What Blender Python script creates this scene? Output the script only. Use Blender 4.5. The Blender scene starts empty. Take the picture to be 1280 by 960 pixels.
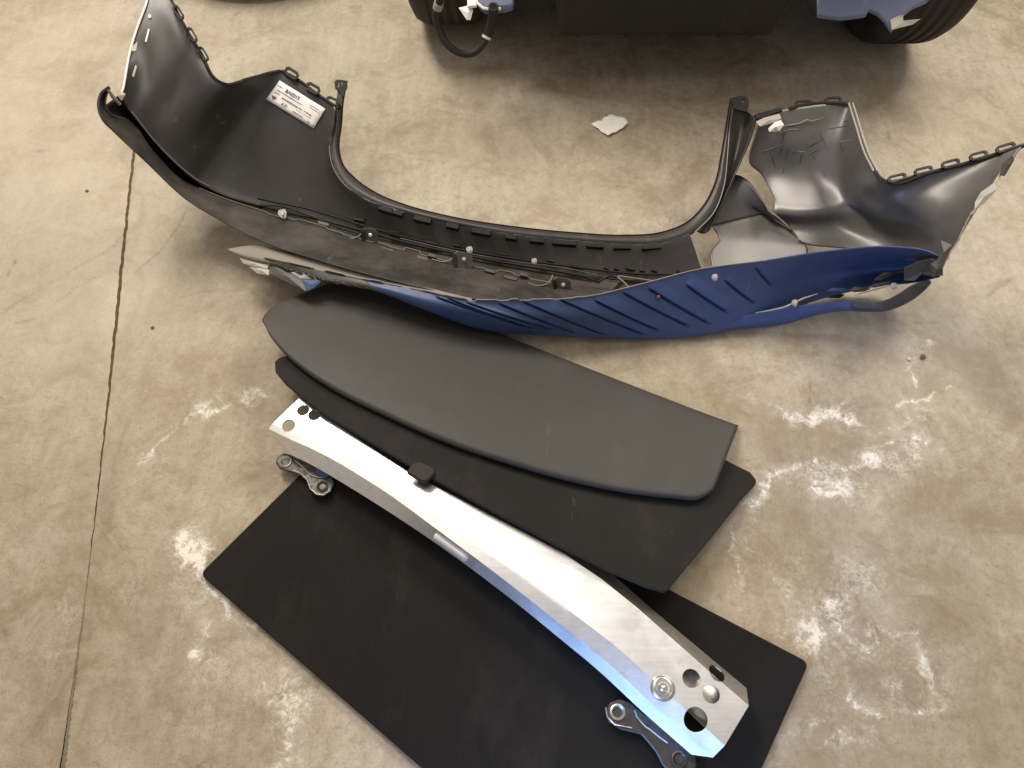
import bpy, bmesh, math, random
import numpy as np
from mathutils import Vector, Matrix
random.seed(7); rng = np.random.default_rng(7)
R_ = math.radians
scene = bpy.context.scene
COL = scene.collection

# ------------------------------------------------------------------ camera
CAM_H, PITCH, FPX = 1.6, R_(60), 924.0            # standing eye height, steep look down, focal length in 1280-wide pixels
cd = bpy.data.cameras.new('camera'); cam = bpy.data.objects.new('camera', cd); COL.objects.link(cam)
cam.location = (0, 0, CAM_H); cam.rotation_euler = (math.pi / 2 - PITCH, 0, 0)
cd.sensor_width = 36; cd.lens = FPX / 1280 * 36; cd.clip_start = 0.02; cd.clip_end = 100
scene.camera = cam

# ------------------------------------------------------------------ light
w = bpy.data.worlds.new('World'); scene.world = w; w.use_nodes = True
bg = w.node_tree.nodes['Background']; bg.inputs[0].default_value = (1.0, 0.92, 0.82, 1); bg.inputs[1].default_value = 0.47

def area(name, loc, target, sx, sy, power, col):
    l = bpy.data.lights.new(name, 'AREA'); l.shape = 'RECTANGLE'; l.size = sx; l.size_y = sy
    l.energy = power; l.color = col
    o = bpy.data.objects.new(name, l); COL.objects.link(o); o.location = loc
    o.rotation_euler = (Vector(target) - Vector(loc)).to_track_quat('-Z', 'Y').to_euler()
    return o
area('ceiling_lamp_key', (-1.2, 2.75, 2.9), (-0.6, 1.3, 0), 0.6, 1.8, 110, (1.0, 0.91, 0.785))
area('ceiling_lamp_far', (2.3, 3.15, 2.9), (0.9, 1.3, 0), 1.5, 0.9, 112, (1.0, 0.91, 0.79))
area('ceiling_lamp_near', (-0.3, 0.9, 2.95), (0, 0.5, 0), 1.2, 0.5, 9, (1.0, 0.92, 0.82))
area('added_blue_lamp', (-1.0, -1.25, 0.66), (0.34, 0.16, 0.08), 0.7, 0.7, 2.4, (0.22, 0.45, 1.0)).data.spread = R_(24)  # added lamp for the beam's blue reflection, in place of blue clothing

vs = scene.view_settings
vs.view_transform = 'Standard'; vs.look = 'None'; vs.exposure = 0.0; vs.gamma = 1.0; vs.use_curve_mapping = False

# ------------------------------------------------------------------ helpers
_F = np.array([0, math.cos(PITCH), -math.sin(PITCH)]); _U = np.array([0, math.sin(PITCH), math.cos(PITCH)]); _R = np.array([1.0, 0, 0])
_C = np.array([0, 0, CAM_H])
def ray(x, y): return _F + (x - 640) / FPX * _R + (480 - y) / FPX * _U
def at(x, y, z):                                  # survey point: a place seen in the photograph, at its real height
    d = ray(x, y); return _C + d * ((z - CAM_H) / d[2])
def at_grid(G):
    x, y, z = G[..., 0], G[..., 1], G[..., 2]
    d = _F + (x - 640)[..., None] / FPX * _R + (480 - y)[..., None] / FPX * _U
    return _C + d * ((z - CAM_H) / d[..., 2])[..., None]
def at_plane(x, y, fn, it=25):                    # on a tilted board: height given by fn(world x, y)
    z = 0.05
    for _ in range(it):
        P = at(x, y, z); z = fn(P[0], P[1])
    return at(x, y, z)

def spline(P, n, smooth=True):                    # resample control points, P (k, c)
    P = np.asarray(P, float)
    seg = np.linalg.norm(np.diff(P[:, :2], axis=0), axis=1); seg[seg < 1e-9] = 1e-9
    t = np.concatenate([[0], np.cumsum(seg)]); t /= t[-1]
    return spline_t(P, t, np.linspace(0, 1, n), smooth)
def spline_t(P, t, q, smooth=True):
    out = np.zeros((len(q),) + P.shape[1:])
    k = len(t)
    m = np.zeros_like(P)
    for i in range(k):
        if i == 0: m[i] = (P[1] - P[0]) / (t[1] - t[0])
        elif i == k - 1: m[i] = (P[-1] - P[-2]) / (t[-1] - t[-2])
        else:
            a = (P[i] - P[i-1]) / (t[i] - t[i-1]); b = (P[i+1] - P[i]) / (t[i+1] - t[i])
            h0, h1 = t[i] - t[i-1], t[i+1] - t[i]
            m[i] = (a * h1 + b * h0) / (h0 + h1)
    for j, s in enumerate(q):
        i = min(max(np.searchsorted(t, s, side='right') - 1, 0), k - 2)
        h = t[i+1] - t[i]; u = (s - t[i]) / h
        if not smooth: out[j] = P[i] * (1 - u) + P[i+1] * u
        else:
            out[j] = ((2*u**3 - 3*u**2 + 1) * P[i] + (u**3 - 2*u**2 + u) * h * m[i]
                      + (-2*u**3 + 3*u**2) * P[i+1] + (u**3 - u**2) * h * m[i+1])
    return out
def loft(rows, n, mrow, smooth_u=True, smooth_v=True):
    """rows: R lists of K control points (px, py, z) -> (mrow, n, 3) grid"""
    A = np.asarray(rows, float)                   # R K 3
    mean = A.mean(axis=0)
    seg = np.linalg.norm(np.diff(mean[:, :2], axis=0), axis=1) + 1e-6
    t = np.concatenate([[0], np.cumsum(seg)]); t /= t[-1]
    q = np.linspace(0, 1, n)
    B = np.stack([spline_t(r, t, q, smooth_u) for r in A])      # R n 3
    tv = np.linspace(0, 1, len(rows))
    return spline_t(B, tv, np.linspace(0, 1, mrow), smooth_v) if len(rows) > 1 else B

def link(name, me, mat, parent=None, smooth=True, sharp=40):
    o = bpy.data.objects.new(name, me); COL.objects.link(o)
    if parent is not None:
        o.parent = parent
        base = parent
        off = Vector((0, 0, 0))
        while base is not None: off += base.location; base = base.parent
        me.transform(Matrix.Translation(-off))
    if mat: me.materials.append(mat)
    if smooth and len(me.polygons):
        me.polygons.foreach_set('use_smooth', [True] * len(me.polygons))
        if sharp: me.set_sharp_from_angle(angle=R_(sharp))
    return o
def grid_mesh(name, W, closed=False):
    m, n, _ = W.shape
    me = bpy.data.meshes.new(name)
    idx = np.arange(m * n).reshape(m, n)
    if closed: idx = np.concatenate([idx, idx[:, :1]], axis=1)
    f = np.stack([idx[:-1, :-1], idx[1:, :-1], idx[1:, 1:], idx[:-1, 1:]], -1).reshape(-1, 4)
    me.from_pydata(W.reshape(-1, 3).tolist(), [], f.tolist()); me.update()
    return me
def shell(name, G, mat, parent, thick=0.0035, offset=-1, world=False, sharp=40, keep=None):
    W = G if world else at_grid(G)
    me = grid_mesh(name, W)
    # make normals look up / to the viewer
    c = W.reshape(-1, 3).mean(0); a = np.mean([np.dot(p.normal, _C - np.array(p.center)) for p in me.polygons])
    if a < 0: me.flip_normals()
    o = link(name, me, mat, parent, sharp=sharp)
    if keep is not None:
        bm = bmesh.new(); bm.from_mesh(me); bm.faces.ensure_lookup_table()
        kk = keep.reshape(-1)
        bmesh.ops.delete(bm, geom=[f for i, f in enumerate(bm.faces) if not kk[i]], context='FACES')
        bm.to_mesh(me); bm.free()
    if thick:
        s = o.modifiers.new('thick', 'SOLIDIFY'); s.thickness = thick; s.offset = offset
    return o
def prism(name, top, mat, parent, thick, bevel=0.0, down=(0, 0, -1), hole=None, seg=2):
    """solid from a world outline (list of points) extruded; optional inner hole outline with the same count"""
    bm = bmesh.new(); dn = Vector(down) * thick
    T = [bm.verts.new(Vector(p)) for p in top]; Bv = [bm.verts.new(Vector(p) + dn) for p in top]
    n = len(T)
    for i in range(n): bm.faces.new((T[i], Bv[i], Bv[(i+1) % n], T[(i+1) % n]))
    if hole is None:
        bm.faces.new(T); bm.faces.new(Bv[::-1])
    else:
        h = [bm.verts.new(Vector(p)) for p in hole]; hb = [bm.verts.new(Vector(p) + dn) for p in hole]
        for i in range(n):
            j = (i + 1) % n
            bm.faces.new((T[i], T[j], h[j], h[i])); bm.faces.new((Bv[j], Bv[i], hb[i], hb[j])); bm.faces.new((h[i], h[j], hb[j], hb[i]))
    bmesh.ops.recalc_face_normals(bm, faces=bm.faces)
    me = bpy.data.meshes.new(name); bm.to_mesh(me); bm.free()
    o = link(name, me, mat, parent, sharp=35)
    if bevel:
        b = o.modifiers.new('bevel', 'BEVEL'); b.width = bevel; b.segments = seg; b.limit_method = 'ANGLE'; b.angle_limit = R_(35)
    return o
def tube(name, pts, rad, mat, parent, seg=8, caps=True, squash=1.0):
    P = [Vector(p) for p in pts]; n = len(P)
    rr = rad if hasattr(rad, '__len__') else [rad] * n
    bm = bmesh.new(); rings = []
    for i in range(n):
        t = (P[min(i+1, n-1)] - P[max(i-1, 0)]).normalized()
        a = t.cross(Vector((0, 0, 1)))
        if a.length < 1e-3: a = Vector((1, 0, 0))
        a.normalize(); b = t.cross(a).normalized()
        rings.append([bm.verts.new(P[i] + a * math.cos(k*2*math.pi/seg) * rr[i] + b * math.sin(k*2*math.pi/seg) * rr[i] * squash) for k in range(seg)])
    for i in range(n-1):
        for k in range(seg): bm.faces.new((rings[i][k], rings[i][(k+1) % seg], rings[i+1][(k+1) % seg], rings[i+1][k]))
    if caps: bm.faces.new(rings[0][::-1]); bm.faces.new(rings[-1])
    bmesh.ops.recalc_face_normals(bm, faces=bm.faces)
    me = bpy.data.meshes.new(name); bm.to_mesh(me); bm.free()
    return link(name, me, mat, parent)
def revolve(name, prof, centre, axis, mat, parent, seg=48):
    """prof: list of (radius, along axis)"""
    ax = Vector(axis).normalized(); a = ax.orthogonal().normalized(); b = ax.cross(a)
    W = np.array([[list(Vector(centre) + (a * math.cos(k*2*math.pi/seg) + b * math.sin(k*2*math.pi/seg)) * r + ax * h) for k in range(seg)] for r, h in prof])
    me = grid_mesh(name, W, closed=True)
    bm = bmesh.new(); bm.from_mesh(me); bmesh.ops.recalc_face_normals(bm, faces=bm.faces); bm.to_mesh(me); bm.free()
    return link(name, me, mat, parent, sharp=50)
def thing(name, label, cat, loc=(0, 0, 0), group=None):
    o = bpy.data.objects.new(name, None); COL.objects.link(o); o.location = loc; o.empty_display_size = 0.05
    o['label'] = label; o['category'] = cat
    if group: o['group'] = group
    return o
def tag(o, label, cat, group=None):
    o['label'] = label; o['category'] = cat
    if group: o['group'] = group
    return o

# ------------------------------------------------------------------ materials
def srgb(r, g, b):
    f = lambda c: c / 12.92 if c <= 0.04045 else ((c + 0.055) / 1.055) ** 2.4
    return (f(r/255), f(g/255), f(b/255), 1)
class NT:
    def __init__(s, name):
        s.m = bpy.data.materials.new(name); s.m.use_nodes = True; s.t = s.m.node_tree; s.p = s.t.nodes['Principled BSDF']
        s.tc = s.t.nodes.new('ShaderNodeTexCoord').outputs['Object']
    def new(s, k, **kw):
        n = s.t.nodes.new(k)
        for a, b in kw.items(): setattr(n, a, b)
        return n
    def l(s, a, b): s.t.links.new(a, b)
    def noise(s, scale, detail=6, rough=0.6, stretch=None, dist=0):
        n = s.new('ShaderNodeTexNoise'); n.inputs['Scale'].default_value = scale; n.inputs['Detail'].default_value = detail
        n.inputs['Roughness'].default_value = rough; n.inputs['Distortion'].default_value = dist
        if stretch:
            mp = s.new('ShaderNodeMapping'); mp.inputs['Scale'].default_value = stretch[:3]
            if len(stretch) > 3: mp.inputs['Rotation'].default_value = (0, 0, stretch[3])
            s.l(s.tc, mp.inputs[0]); s.l(mp.outputs[0], n.inputs['Vector'])
        else: s.l(s.tc, n.inputs['Vector'])
        return n.outputs['Fac']
    def ramp(s, fac, stops):
        r = s.new('ShaderNodeValToRGB'); e = r.color_ramp.elements
        while len(e) < len(stops): e.new(0.5)
        for el, (p, c) in zip(e, stops): el.position = p; el.color = c if hasattr(c, '__len__') else (c, c, c, 1)
        s.l(fac, r.inputs[0]); return r.outputs[0]
    def mix(s, fac, a, b, mode='MIX'):
        n = s.new('ShaderNodeMix', data_type='RGBA', blend_type=mode)
        for v, k in ((fac, 0), (a, 6), (b, 7)):
            if isinstance(v, (int, float)): n.inputs[k].default_value = v
            elif isinstance(v, tuple): n.inputs[k].default_value = v
            else: s.l(v, n.inputs[k])
        return n.outputs[2]
    def math(s, op, a, b=None, clamp=False):
        n = s.new('ShaderNodeMath', operation=op); n.use_clamp = clamp
        for v, k in ((a, 0), (b, 1)):
            if v is None: continue
            if isinstance(v, (int, float)): n.inputs[k].default_value = v
            else: s.l(v, n.inputs[k])
        return n.outputs[0]
    def attr(s, name):
        n = s.new('ShaderNodeAttribute', attribute_name=name); return n.outputs['Fac']
    def bump(s, h, strength=0.3, dist=0.002, prev=None):
        b = s.new('ShaderNodeBump'); b.inputs['Strength'].default_value = strength; b.inputs['Distance'].default_value = dist
        s.l(h, b.inputs['Height'])
        if prev is not None: s.l(prev, b.inputs['Normal'])
        s.l(b.outputs[0], s.p.inputs['Normal']); return b.outputs[0]
    def set(s, **kw):
        for k, v in kw.items():
            i = s.p.inputs[k.replace('_', ' ')]
            if isinstance(v, (int, float, tuple)): i.default_value = v
            else: s.l(v, i)
        return s.m

def m_concrete():
    n = NT('concrete')
    big = n.noise(1.3, 5, 0.6, dist=0.4); mid = n.noise(6, 10, 0.72, dist=0.8); fine = n.noise(48, 8, 0.75, dist=0.5); streak = n.noise(30, 6, 0.65, (1, 0.14, 1, 0.12))
    worm = n.noise(85, 4, 0.6, dist=2.2)
    base = n.ramp(big, [(0.34, (0.28, 0.225, 0.150, 1)), (0.5, (0.37, 0.312, 0.226, 1)), (0.66, (0.46, 0.405, 0.318, 1))])
    base = n.mix(n.math('MULTIPLY', n.ramp(mid, [(0.42, 0.0), (0.66, 1.0)]), 0.8), base, (0.48, 0.43, 0.35, 1))
    base = n.mix(n.math('MULTIPLY', n.ramp(mid, [(0.32, 1.0), (0.50, 0.0)]), 0.75), base, (0.215, 0.165, 0.102, 1))
    base = n.mix(n.math('MULTIPLY', n.ramp(streak, [(0.42, 0.0), (0.60, 1.0)]), 0.30), base, (0.26, 0.21, 0.145, 1))
    base = n.mix(n.math('MULTIPLY', n.ramp(worm, [(0.36, 1.0), (0.50, 0.0)]), 0.34), base, (0.22, 0.175, 0.115, 1))
    base = n.mix(n.math('MULTIPLY', n.ramp(fine, [(0.34, 1.0), (0.48, 0.0)]), 0.46), base, (0.185, 0.145, 0.095, 1))
    base = n.mix(n.math('MULTIPLY', n.ramp(fine, [(0.54, 0.0), (0.70, 1.0)]), 0.36), base, (0.58, 0.525, 0.435, 1))
    # worn damp brown areas, and wing and car shade painted in
    dk = n.attr('damp_shade'); dn = n.noise(9, 7, 0.65)
    dm = n.math('MULTIPLY', dk, n.ramp(dn, [(0.25, 0.15), (0.6, 1.0)]))
    base = n.mix(n.math('MULTIPLY', dm, 0.72), base, (0.185, 0.138, 0.080, 1))
    # smoother, paler grey cement, with brighter light at upper left painted in
    pl = n.attr('pale'); base = n.mix(n.math('MULTIPLY', pl, n.ramp(n.noise(4, 5), [(0.3, 0.35), (0.65, 0.75)])), base, (0.50, 0.45, 0.36, 1))
    # white lime bloom
    wm = n.attr('bloom'); w1 = n.noise(30, 12, 0.80, dist=1.8); w2 = n.noise(130, 6, 0.75); w3 = n.noise(24, 9, 0.72, dist=1.2)
    vein = n.math('SUBTRACT', 1.0, n.math('MULTIPLY', n.math('ABSOLUTE', n.math('SUBTRACT', w3, 0.5)), 9.0), clamp=True)
    wf = n.math('ADD', n.math('MULTIPLY', wm, 1.22), n.math('MULTIPLY', n.math('SUBTRACT', w1, 0.5), 2.9))
    wf = n.math('ADD', wf, n.math('MULTIPLY', n.math('SUBTRACT', w2, 0.5), 1.7))
    wf = n.math('ADD', wf, n.math('SUBTRACT', n.math('MULTIPLY', vein, 0.5), 0.18))
    gate = n.ramp(wm, [(0.02, 0.0), (0.45, 1.0)])
    wf2 = n.math('MULTIPLY', n.ramp(wf, [(0.20, 0.0), (0.60, 0.32), (1.0, 0.8), (1.5, 1.0)]), gate)
    base = n.mix(wf2, base, (0.72, 0.67, 0.60, 1))
    # hairlines, pits and scuffs
    ck = n.attr('crack'); base = n.mix(n.math('MULTIPLY', ck, n.ramp(n.noise(60, 4), [(0.35, 0.2), (0.6, 1.0)])), base, (0.12, 0.095, 0.065, 1))
    v = n.new('ShaderNodeTexVoronoi', feature='DISTANCE_TO_EDGE'); v.inputs['Scale'].default_value = 30; v.inputs['Randomness'].default_value = 1
    pits = n.noise(170, 2, 0.5)
    base = n.mix(n.math('MULTIPLY', n.ramp(pits, [(0.70, 0.0), (0.76, 1.0)]), 0.6), base, (0.12, 0.095, 0.07, 1))
    n.set(Base_Color=base, Roughness=n.ramp(mid, [(0.3, 0.52), (0.7, 0.75)]))
    n.p.inputs['Specular IOR Level'].default_value = 0.35
    h = n.math('ADD', n.math('MULTIPLY', fine, 0.8), n.math('ADD', n.math('MULTIPLY', wf2, 0.5), n.math('MULTIPLY', n.noise(220, 3), 0.35)))
    n.bump(h, 0.5, 0.004)
    return n.m
def m_plastic(name, col, rough=(0.35, 0.55), dust=0.25, spec=0.5, dustcol=(0.28, 0.24, 0.19, 1), coat=0.0, scratch=0.3):
    n = NT(name)
    a = n.noise(9, 6, 0.65); s = n.noise(60, 4, 0.6, (1, 0.06, 0.5, 0.5)); f = n.noise(420, 3)
    c = n.mix(n.math('MULTIPLY', n.ramp(a, [(0.4, 0.0), (0.75, 1.0)]), dust), col, dustcol)
    c = n.mix(n.math('MULTIPLY', n.ramp(s, [(0.66, 0.0), (0.72, 1.0)]), scratch), c, tuple(min(1, x * 1.6 + 0.10) for x in col[:3]) + (1,))
    n.set(Base_Color=c, Roughness=n.ramp(a, [(0.3, rough[0]), (0.75, rough[1])]))
    n.p.inputs['Specular IOR Level'].default_value = spec
    if coat: n.p.inputs['Coat Weight'].default_value = coat; n.p.inputs['Coat Roughness'].default_value = 0.12
    n.bump(f, 0.12, 0.001)
    return n.m
def m_carpet(name, col, col2, sheen, rough=0.9, scale=900, bump=0.5, spec=0.2):
    n = NT(name); f = n.noise(scale, 4, 0.7); b = n.noise(6, 5); l = n.noise(130, 3, 0.7)
    c = n.mix(n.ramp(f, [(0.35, 0.0), (0.7, 1.0)]), col, col2)
    c = n.mix(n.math('MULTIPLY', n.ramp(b, [(0.45, 0.0), (0.8, 1.0)]), 0.25), c, tuple(x * 1.8 for x in col2[:3]) + (1,))
    c = n.mix(n.math('MULTIPLY', n.ramp(l, [(0.76, 0.0), (0.82, 1.0)]), 0.35), c, (0.22, 0.20, 0.17, 1))
    sm = n.noise(11, 7, 0.7, (1, .45, 1, .6)); c = n.mix(n.math('MULTIPLY', n.ramp(sm, [(0.52, 0.0), (0.78, 1.0)]), 0.085), c, (0.16, 0.145, 0.125, 1))
    sc = n.noise(70, 3, 0.5, (1, .05, 1, 1.0)); c = n.mix(n.math('MULTIPLY', n.ramp(sc, [(0.72, 0.0), (0.76, 1.0)]), 0.10), c, (0.2, 0.18, 0.16, 1))
    n.set(Base_Color=c, Roughness=rough)
    n.p.inputs['Sheen Weight'].default_value = sheen; n.p.inputs['Sheen Roughness'].default_value = 0.6
    n.p.inputs['Specular IOR Level'].default_value = spec
    n.bump(f, bump, 0.002)
    return n.m
def m_alu():
    n = NT('brushed_aluminium'); a = n.noise(14, 6, 0.65); s = n.noise(160, 4, 0.6, (0.04, 1, 1, -0.62)); st = n.noise(38, 6, 0.75)
    c = n.mix(n.ramp(s, [(0.35, 0.0), (0.65, 1.0)]), (0.80, 0.795, 0.80, 1), (0.87, 0.87, 0.88, 1))
    c = n.mix(n.math('MULTIPLY', n.ramp(st, [(0.56, 0.0), (0.74, 1.0)]), 0.55), c, (0.40, 0.385, 0.37, 1))
    n.set(Base_Color=c, Metallic=1.0, Roughness=n.ramp(a, [(0.3, 0.30), (0.75, 0.42)]))
    n.bump(n.math('ADD', s, n.math('MULTIPLY', st, 0.4)), 0.10, 0.001)
    return n.m
def m_metal(name, col, rough=0.4, metallic=1.0):
    n = NT(name); a = n.noise(60, 5, 0.7)
    c = n.mix(n.ramp(a, [(0.4, 0.0), (0.75, 1.0)]), col, tuple(x * 0.5 for x in col[:3]) + (1,))
    n.set(Base_Color=c, Metallic=metallic, Roughness=n.ramp(a, [(0.3, rough), (0.7, rough + 0.2)]))
    n.bump(a, 0.15, 0.001); return n.m

M = dict(
    concrete=m_concrete(),
    dirt=m_plastic('joint_dirt', (0.085, 0.062, 0.034, 1), (0.9, 0.95), 0.5, 0.1, (0.14, 0.11, 0.06, 1)),
    black=m_plastic('black_bumper_plastic', (0.034, 0.031, 0.029, 1), (0.36, 0.50), 0.14, 0.5, (0.12, 0.105, 0.09, 1)),
    lit_black=m_plastic('lit_black_plastic', (0.085, 0.079, 0.073, 1), (0.33, 0.44), 0.40, 0.85, (0.20, 0.185, 0.17, 1)),  # black bumper plastic with light painted in: paler and glossier on the right
    black2=m_plastic('black_edge_plastic', (0.006, 0.005, 0.005, 1), (0.5, 0.65), 0.03, 0.22),
    grey=m_plastic('grey_valance_plastic', (0.027, 0.0245, 0.022, 1), (0.40, 0.55), 0.2, 0.4),
    tan=m_plastic('dusty_flange_plastic', (0.17, 0.15, 0.125, 1), (0.5, 0.65), 0.3, 0.4, (0.4, 0.36, 0.30, 1)),
    blue=m_plastic('blue_painted_plastic', (0.026, 0.054, 0.155, 1), (0.36, 0.55), 0.30, 0.5, (0.06, 0.08, 0.14, 1), scratch=.3),
    white=m_plastic('white_clip_plastic', (0.75, 0.73, 0.70, 1), (0.35, 0.5), 0.15),
    torn=m_plastic('torn_whitened_plastic', (0.36, 0.335, 0.30, 1), (0.4, 0.6), 0.5, 0.5, (0.25, 0.22, 0.2, 1)),
    label=m_plastic('label_paper', (0.80, 0.77, 0.75, 1), (0.45, 0.55), 0.08, 0.4, (0.6, 0.57, 0.55, 1), scratch=0),
    ink=m_plastic('label_ink', (0.10, 0.09, 0.10, 1), (0.6, 0.7), 0.0, 0.2, scratch=0),
    carpet=m_carpet('black_carpet', (0.006, 0.0053, 0.005, 1), (0.013, 0.0115, 0.011, 1), 0.03),
    felt=m_carpet('charcoal_felt', (0.010, 0.009, 0.0083, 1), (0.019, 0.017, 0.0155, 1), 0.04),
    vinyl=m_carpet('grey_grained_vinyl', (0.022, 0.0195, 0.0175, 1), (0.034, 0.030, 0.027, 1), 0.06, 0.52, 1300, 0.25, 0.4),
    alu=m_alu(),
    steel=m_metal('zinc_steel', (0.62, 0.60, 0.57, 1), 0.3),
    dark_steel=m_metal('dark_cast_bracket', (0.10, 0.095, 0.09, 1), 0.38, 0.8),
    rubber=m_plastic('black_rubber', (0.022, 0.019, 0.017, 1), (0.6, 0.8), 0.3, 0.3, (0.10, 0.085, 0.07, 1)),
    carblue=m_plastic('blue_car_paint', (0.085, 0.105, 0.20, 1), (0.3, 0.4), 0.05, 0.5, coat=0.6),
    under=m_plastic('underbody_plastic', (0.020, 0.018, 0.014, 1), (0.6, 0.75), 0.25, 0.3, (0.06, 0.05, 0.035, 1)),
    paper=m_plastic('scrap_paper', (0.88, 0.85, 0.80, 1), (0.7, 0.8), 0.05, 0.2, scratch=0),
    stone=m_plastic('grey_stone', (0.10, 0.085, 0.07, 1), (0.8, 0.9), 0.3, 0.2, scratch=0),
    palestone=m_plastic('pale_stone', (0.62, 0.54, 0.42, 1), (0.8, 0.9), 0.2, 0.2, scratch=0),
    glass=m_plastic('window_glass', (0.01, 0.01, 0.012, 1), (0.08, 0.12), 0.02, 0.5, scratch=0),
)

# ------------------------------------------------------------------ floor: two slabs with a joint
JA, JB = at(168, 180, 0), at(86, 960, 0)
def joint_x(y):
    s = (JB[0] - JA[0]) / (JB[1] - JA[1]); x = JA[0] + s * (y - JA[1])
    return x + 0.0012 * np.sin(y * 2.1 + 0.6) + 0.0004 * np.sin(y * 23) + 0.0004 * np.sin(y * 57 + 1) + 0.0004 * np.sin(y * 140)
def wpts(pp): return np.array([at(x, y, 0)[:2] for x, y in pp])
def dist_poly(X, Y, P):
    d = np.full(X.shape, 1e9)
    for a, b in zip(P[:-1], P[1:]):
        ab = b - a; L = max(ab @ ab, 1e-9)
        t = np.clip(((X - a[0]) * ab[0] + (Y - a[1]) * ab[1]) / L, 0, 1)
        d = np.minimum(d, np.hypot(X - a[0] - t * ab[0], Y - a[1] - t * ab[1]))
    return d
# (photo pixels on the floor, half width in m, strength)
BLOOM = [
    ([(250, 700), (252, 735), (285, 762), (318, 770)], 0.030, 0.95), ([(225, 715), (250, 690), (300, 665)], 0.022, 0.40),
    ([(240, 798), (262, 818), (300, 818), (345, 800)], 0.020, 0.80), ([(330, 870), (350, 905), (355, 950)], 0.05, 0.62), ([(300, 840), (370, 850)], 0.05, 0.35),
    ([(175, 580), (200, 552), (215, 542), (238, 532), (262, 512), (320, 500)], 0.018, 0.52), ([(250, 545), (190, 600)], 0.03, 0.12),
    ([(945, 605), (965, 588), (1010, 595), (1060, 592), (1085, 578), (1110, 580), (1140, 560)], 0.026, 1.0),
    ([(940, 610), (1000, 600), (1060, 595)], 0.045, 0.40), ([(1095, 590), (1120, 585)], 0.03, 0.55),
    ([(975, 520), (1010, 530), (1025, 522), (1060, 520)], 0.018, 0.72), ([(1010, 530), (1065, 535)], 0.022, 0.66), ([(930, 480), (960, 500), (985, 522)], 0.016, 0.55), ([(905, 470), (930, 470)], 0.018, 0.4),
    ([(1140, 510), (1145, 500), (1160, 502), (1212, 486)], 0.008, 0.75), ([(1105, 540), (1140, 530), (1170, 520), (1205, 515)], 0.014, 0.42),
    ([(1146, 436), (1138, 470)], 0.012, 0.62), 
    ([(1005, 820), (1008, 790), (1035, 770), (1075, 760), (1085, 745), (1082, 720)], 0.018, 0.85), ([(1020, 790), (1075, 770), (1060, 810), (1085, 800)], 0.03, 0.55),
    ([(1120, 795), (1150, 800), (1162, 840), (1140, 870), (1100, 880), (1070, 885)], 0.016, 0.68), ([(1060, 820), (1062, 880)], 0.02, 0.6), ([(1020, 830), (1025, 900), (985, 925), (930, 955)], 0.018, 0.58),
    ([(960, 720), (980, 760), (985, 790)], 0.05, 0.48), ([(930, 680), (955, 720)], 0.04, 0.33), ([(900, 730), (960, 790)], 0.04, 0.36), ([(915, 655), (900, 700), (930, 760)], 0.02, 0.35),
    ([(1040, 920), (1110, 900)], 0.05, 0.3), ([(930, 905), (960, 935)], 0.05, 0.3), ([(70, 750), (80, 800)], 0.05, 0.25), ([(800, 440), (830, 500), (900, 505)], 0.02, 0.22),
    ([(820, 272), (845, 276)], 0.02, 0.5), ([(700, 200), (730, 250)], 0.08, 0.12),
]
DAMP_SHADE = [
    ([(880, 480), (960, 545), (1000, 560)], 0.10, 0.8), ([(1150, 640), (1050, 690), (1000, 650)], 0.10, 0.55), ([(1210, 700), (1240, 860)], 0.12, 0.45), ([(1180, 930), (1050, 940)], 0.12, 0.4), ([(60, 620), (60, 830)], 0.12, 0.4), ([(210, 640), (190, 820), (230, 900)], 0.09, 0.45), ([(960, 830), (990, 870)], 0.06, 0.5), ([(1080, 790), (1110, 840)], 0.04, 0.5), ([(330, 480), (250, 470)], 0.08, 0.4), ([(540, 150), (620, 190)], 0.10, 0.3), ([(1180, 120), (1130, 180)], 0.08, 0.25), ([(470, 215), (440, 190)], 0.05, 0.25), ([(1020, 640), (1100, 700), (1180, 650)], 0.20, 0.35), ([(950, 660), (900, 690), (880, 720)], 0.06, 0.8), ([(1060, 740), (960, 700)], 0.09, 0.4),  # includes the left wing's soft shadow, painted in beside the boot opening
    ([(780, 440), (860, 450)], 0.08, 0.5), ([(150, 560), (260, 640), (200, 760), (170, 900)], 0.22, 0.42), ([(30, 560), (40, 700), (20, 900)], 0.2, 0.42), ([(270, 890), (300, 960)], 0.10, 0.5),
    ([(980, 900), (1010, 950)], 0.10, 0.6), ([(1250, 900), (1200, 800)], 0.15, 0.2), ([(50, 400), (180, 440), (300, 440)], 0.16, 0.28), ([(640, 130), (780, 120), (900, 110)], 0.16, 0.25),  # last patch is the car's shadow painted on the floor
    ([(178, 185), (165, 260), (162, 300)], 0.012, 0.45), ([(150, 430), (112, 760), (92, 960)], 0.012, 0.7), ([(168, 180), (150, 430)], 0.008, 0.8), ([(1200, 420), (1270, 560)], 0.14, 0.2), ([(40, 190), (70, 195)], 0.03, 0.3),
]
PALE = [([(40, 60), (60, 250), (120, 330)], 0.35, 0.9), ([(300, 40), (480, 60)], 0.25, 0.6), ([(600, 180), (760, 240)], 0.25, 0.35), ([(1150, 130), (1230, 330)], 0.30, 0.35), ([(1060, 420), (1180, 440)], 0.16, 0.35)]  # first patch puts the brighter upper-left light into the floor colour
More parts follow.
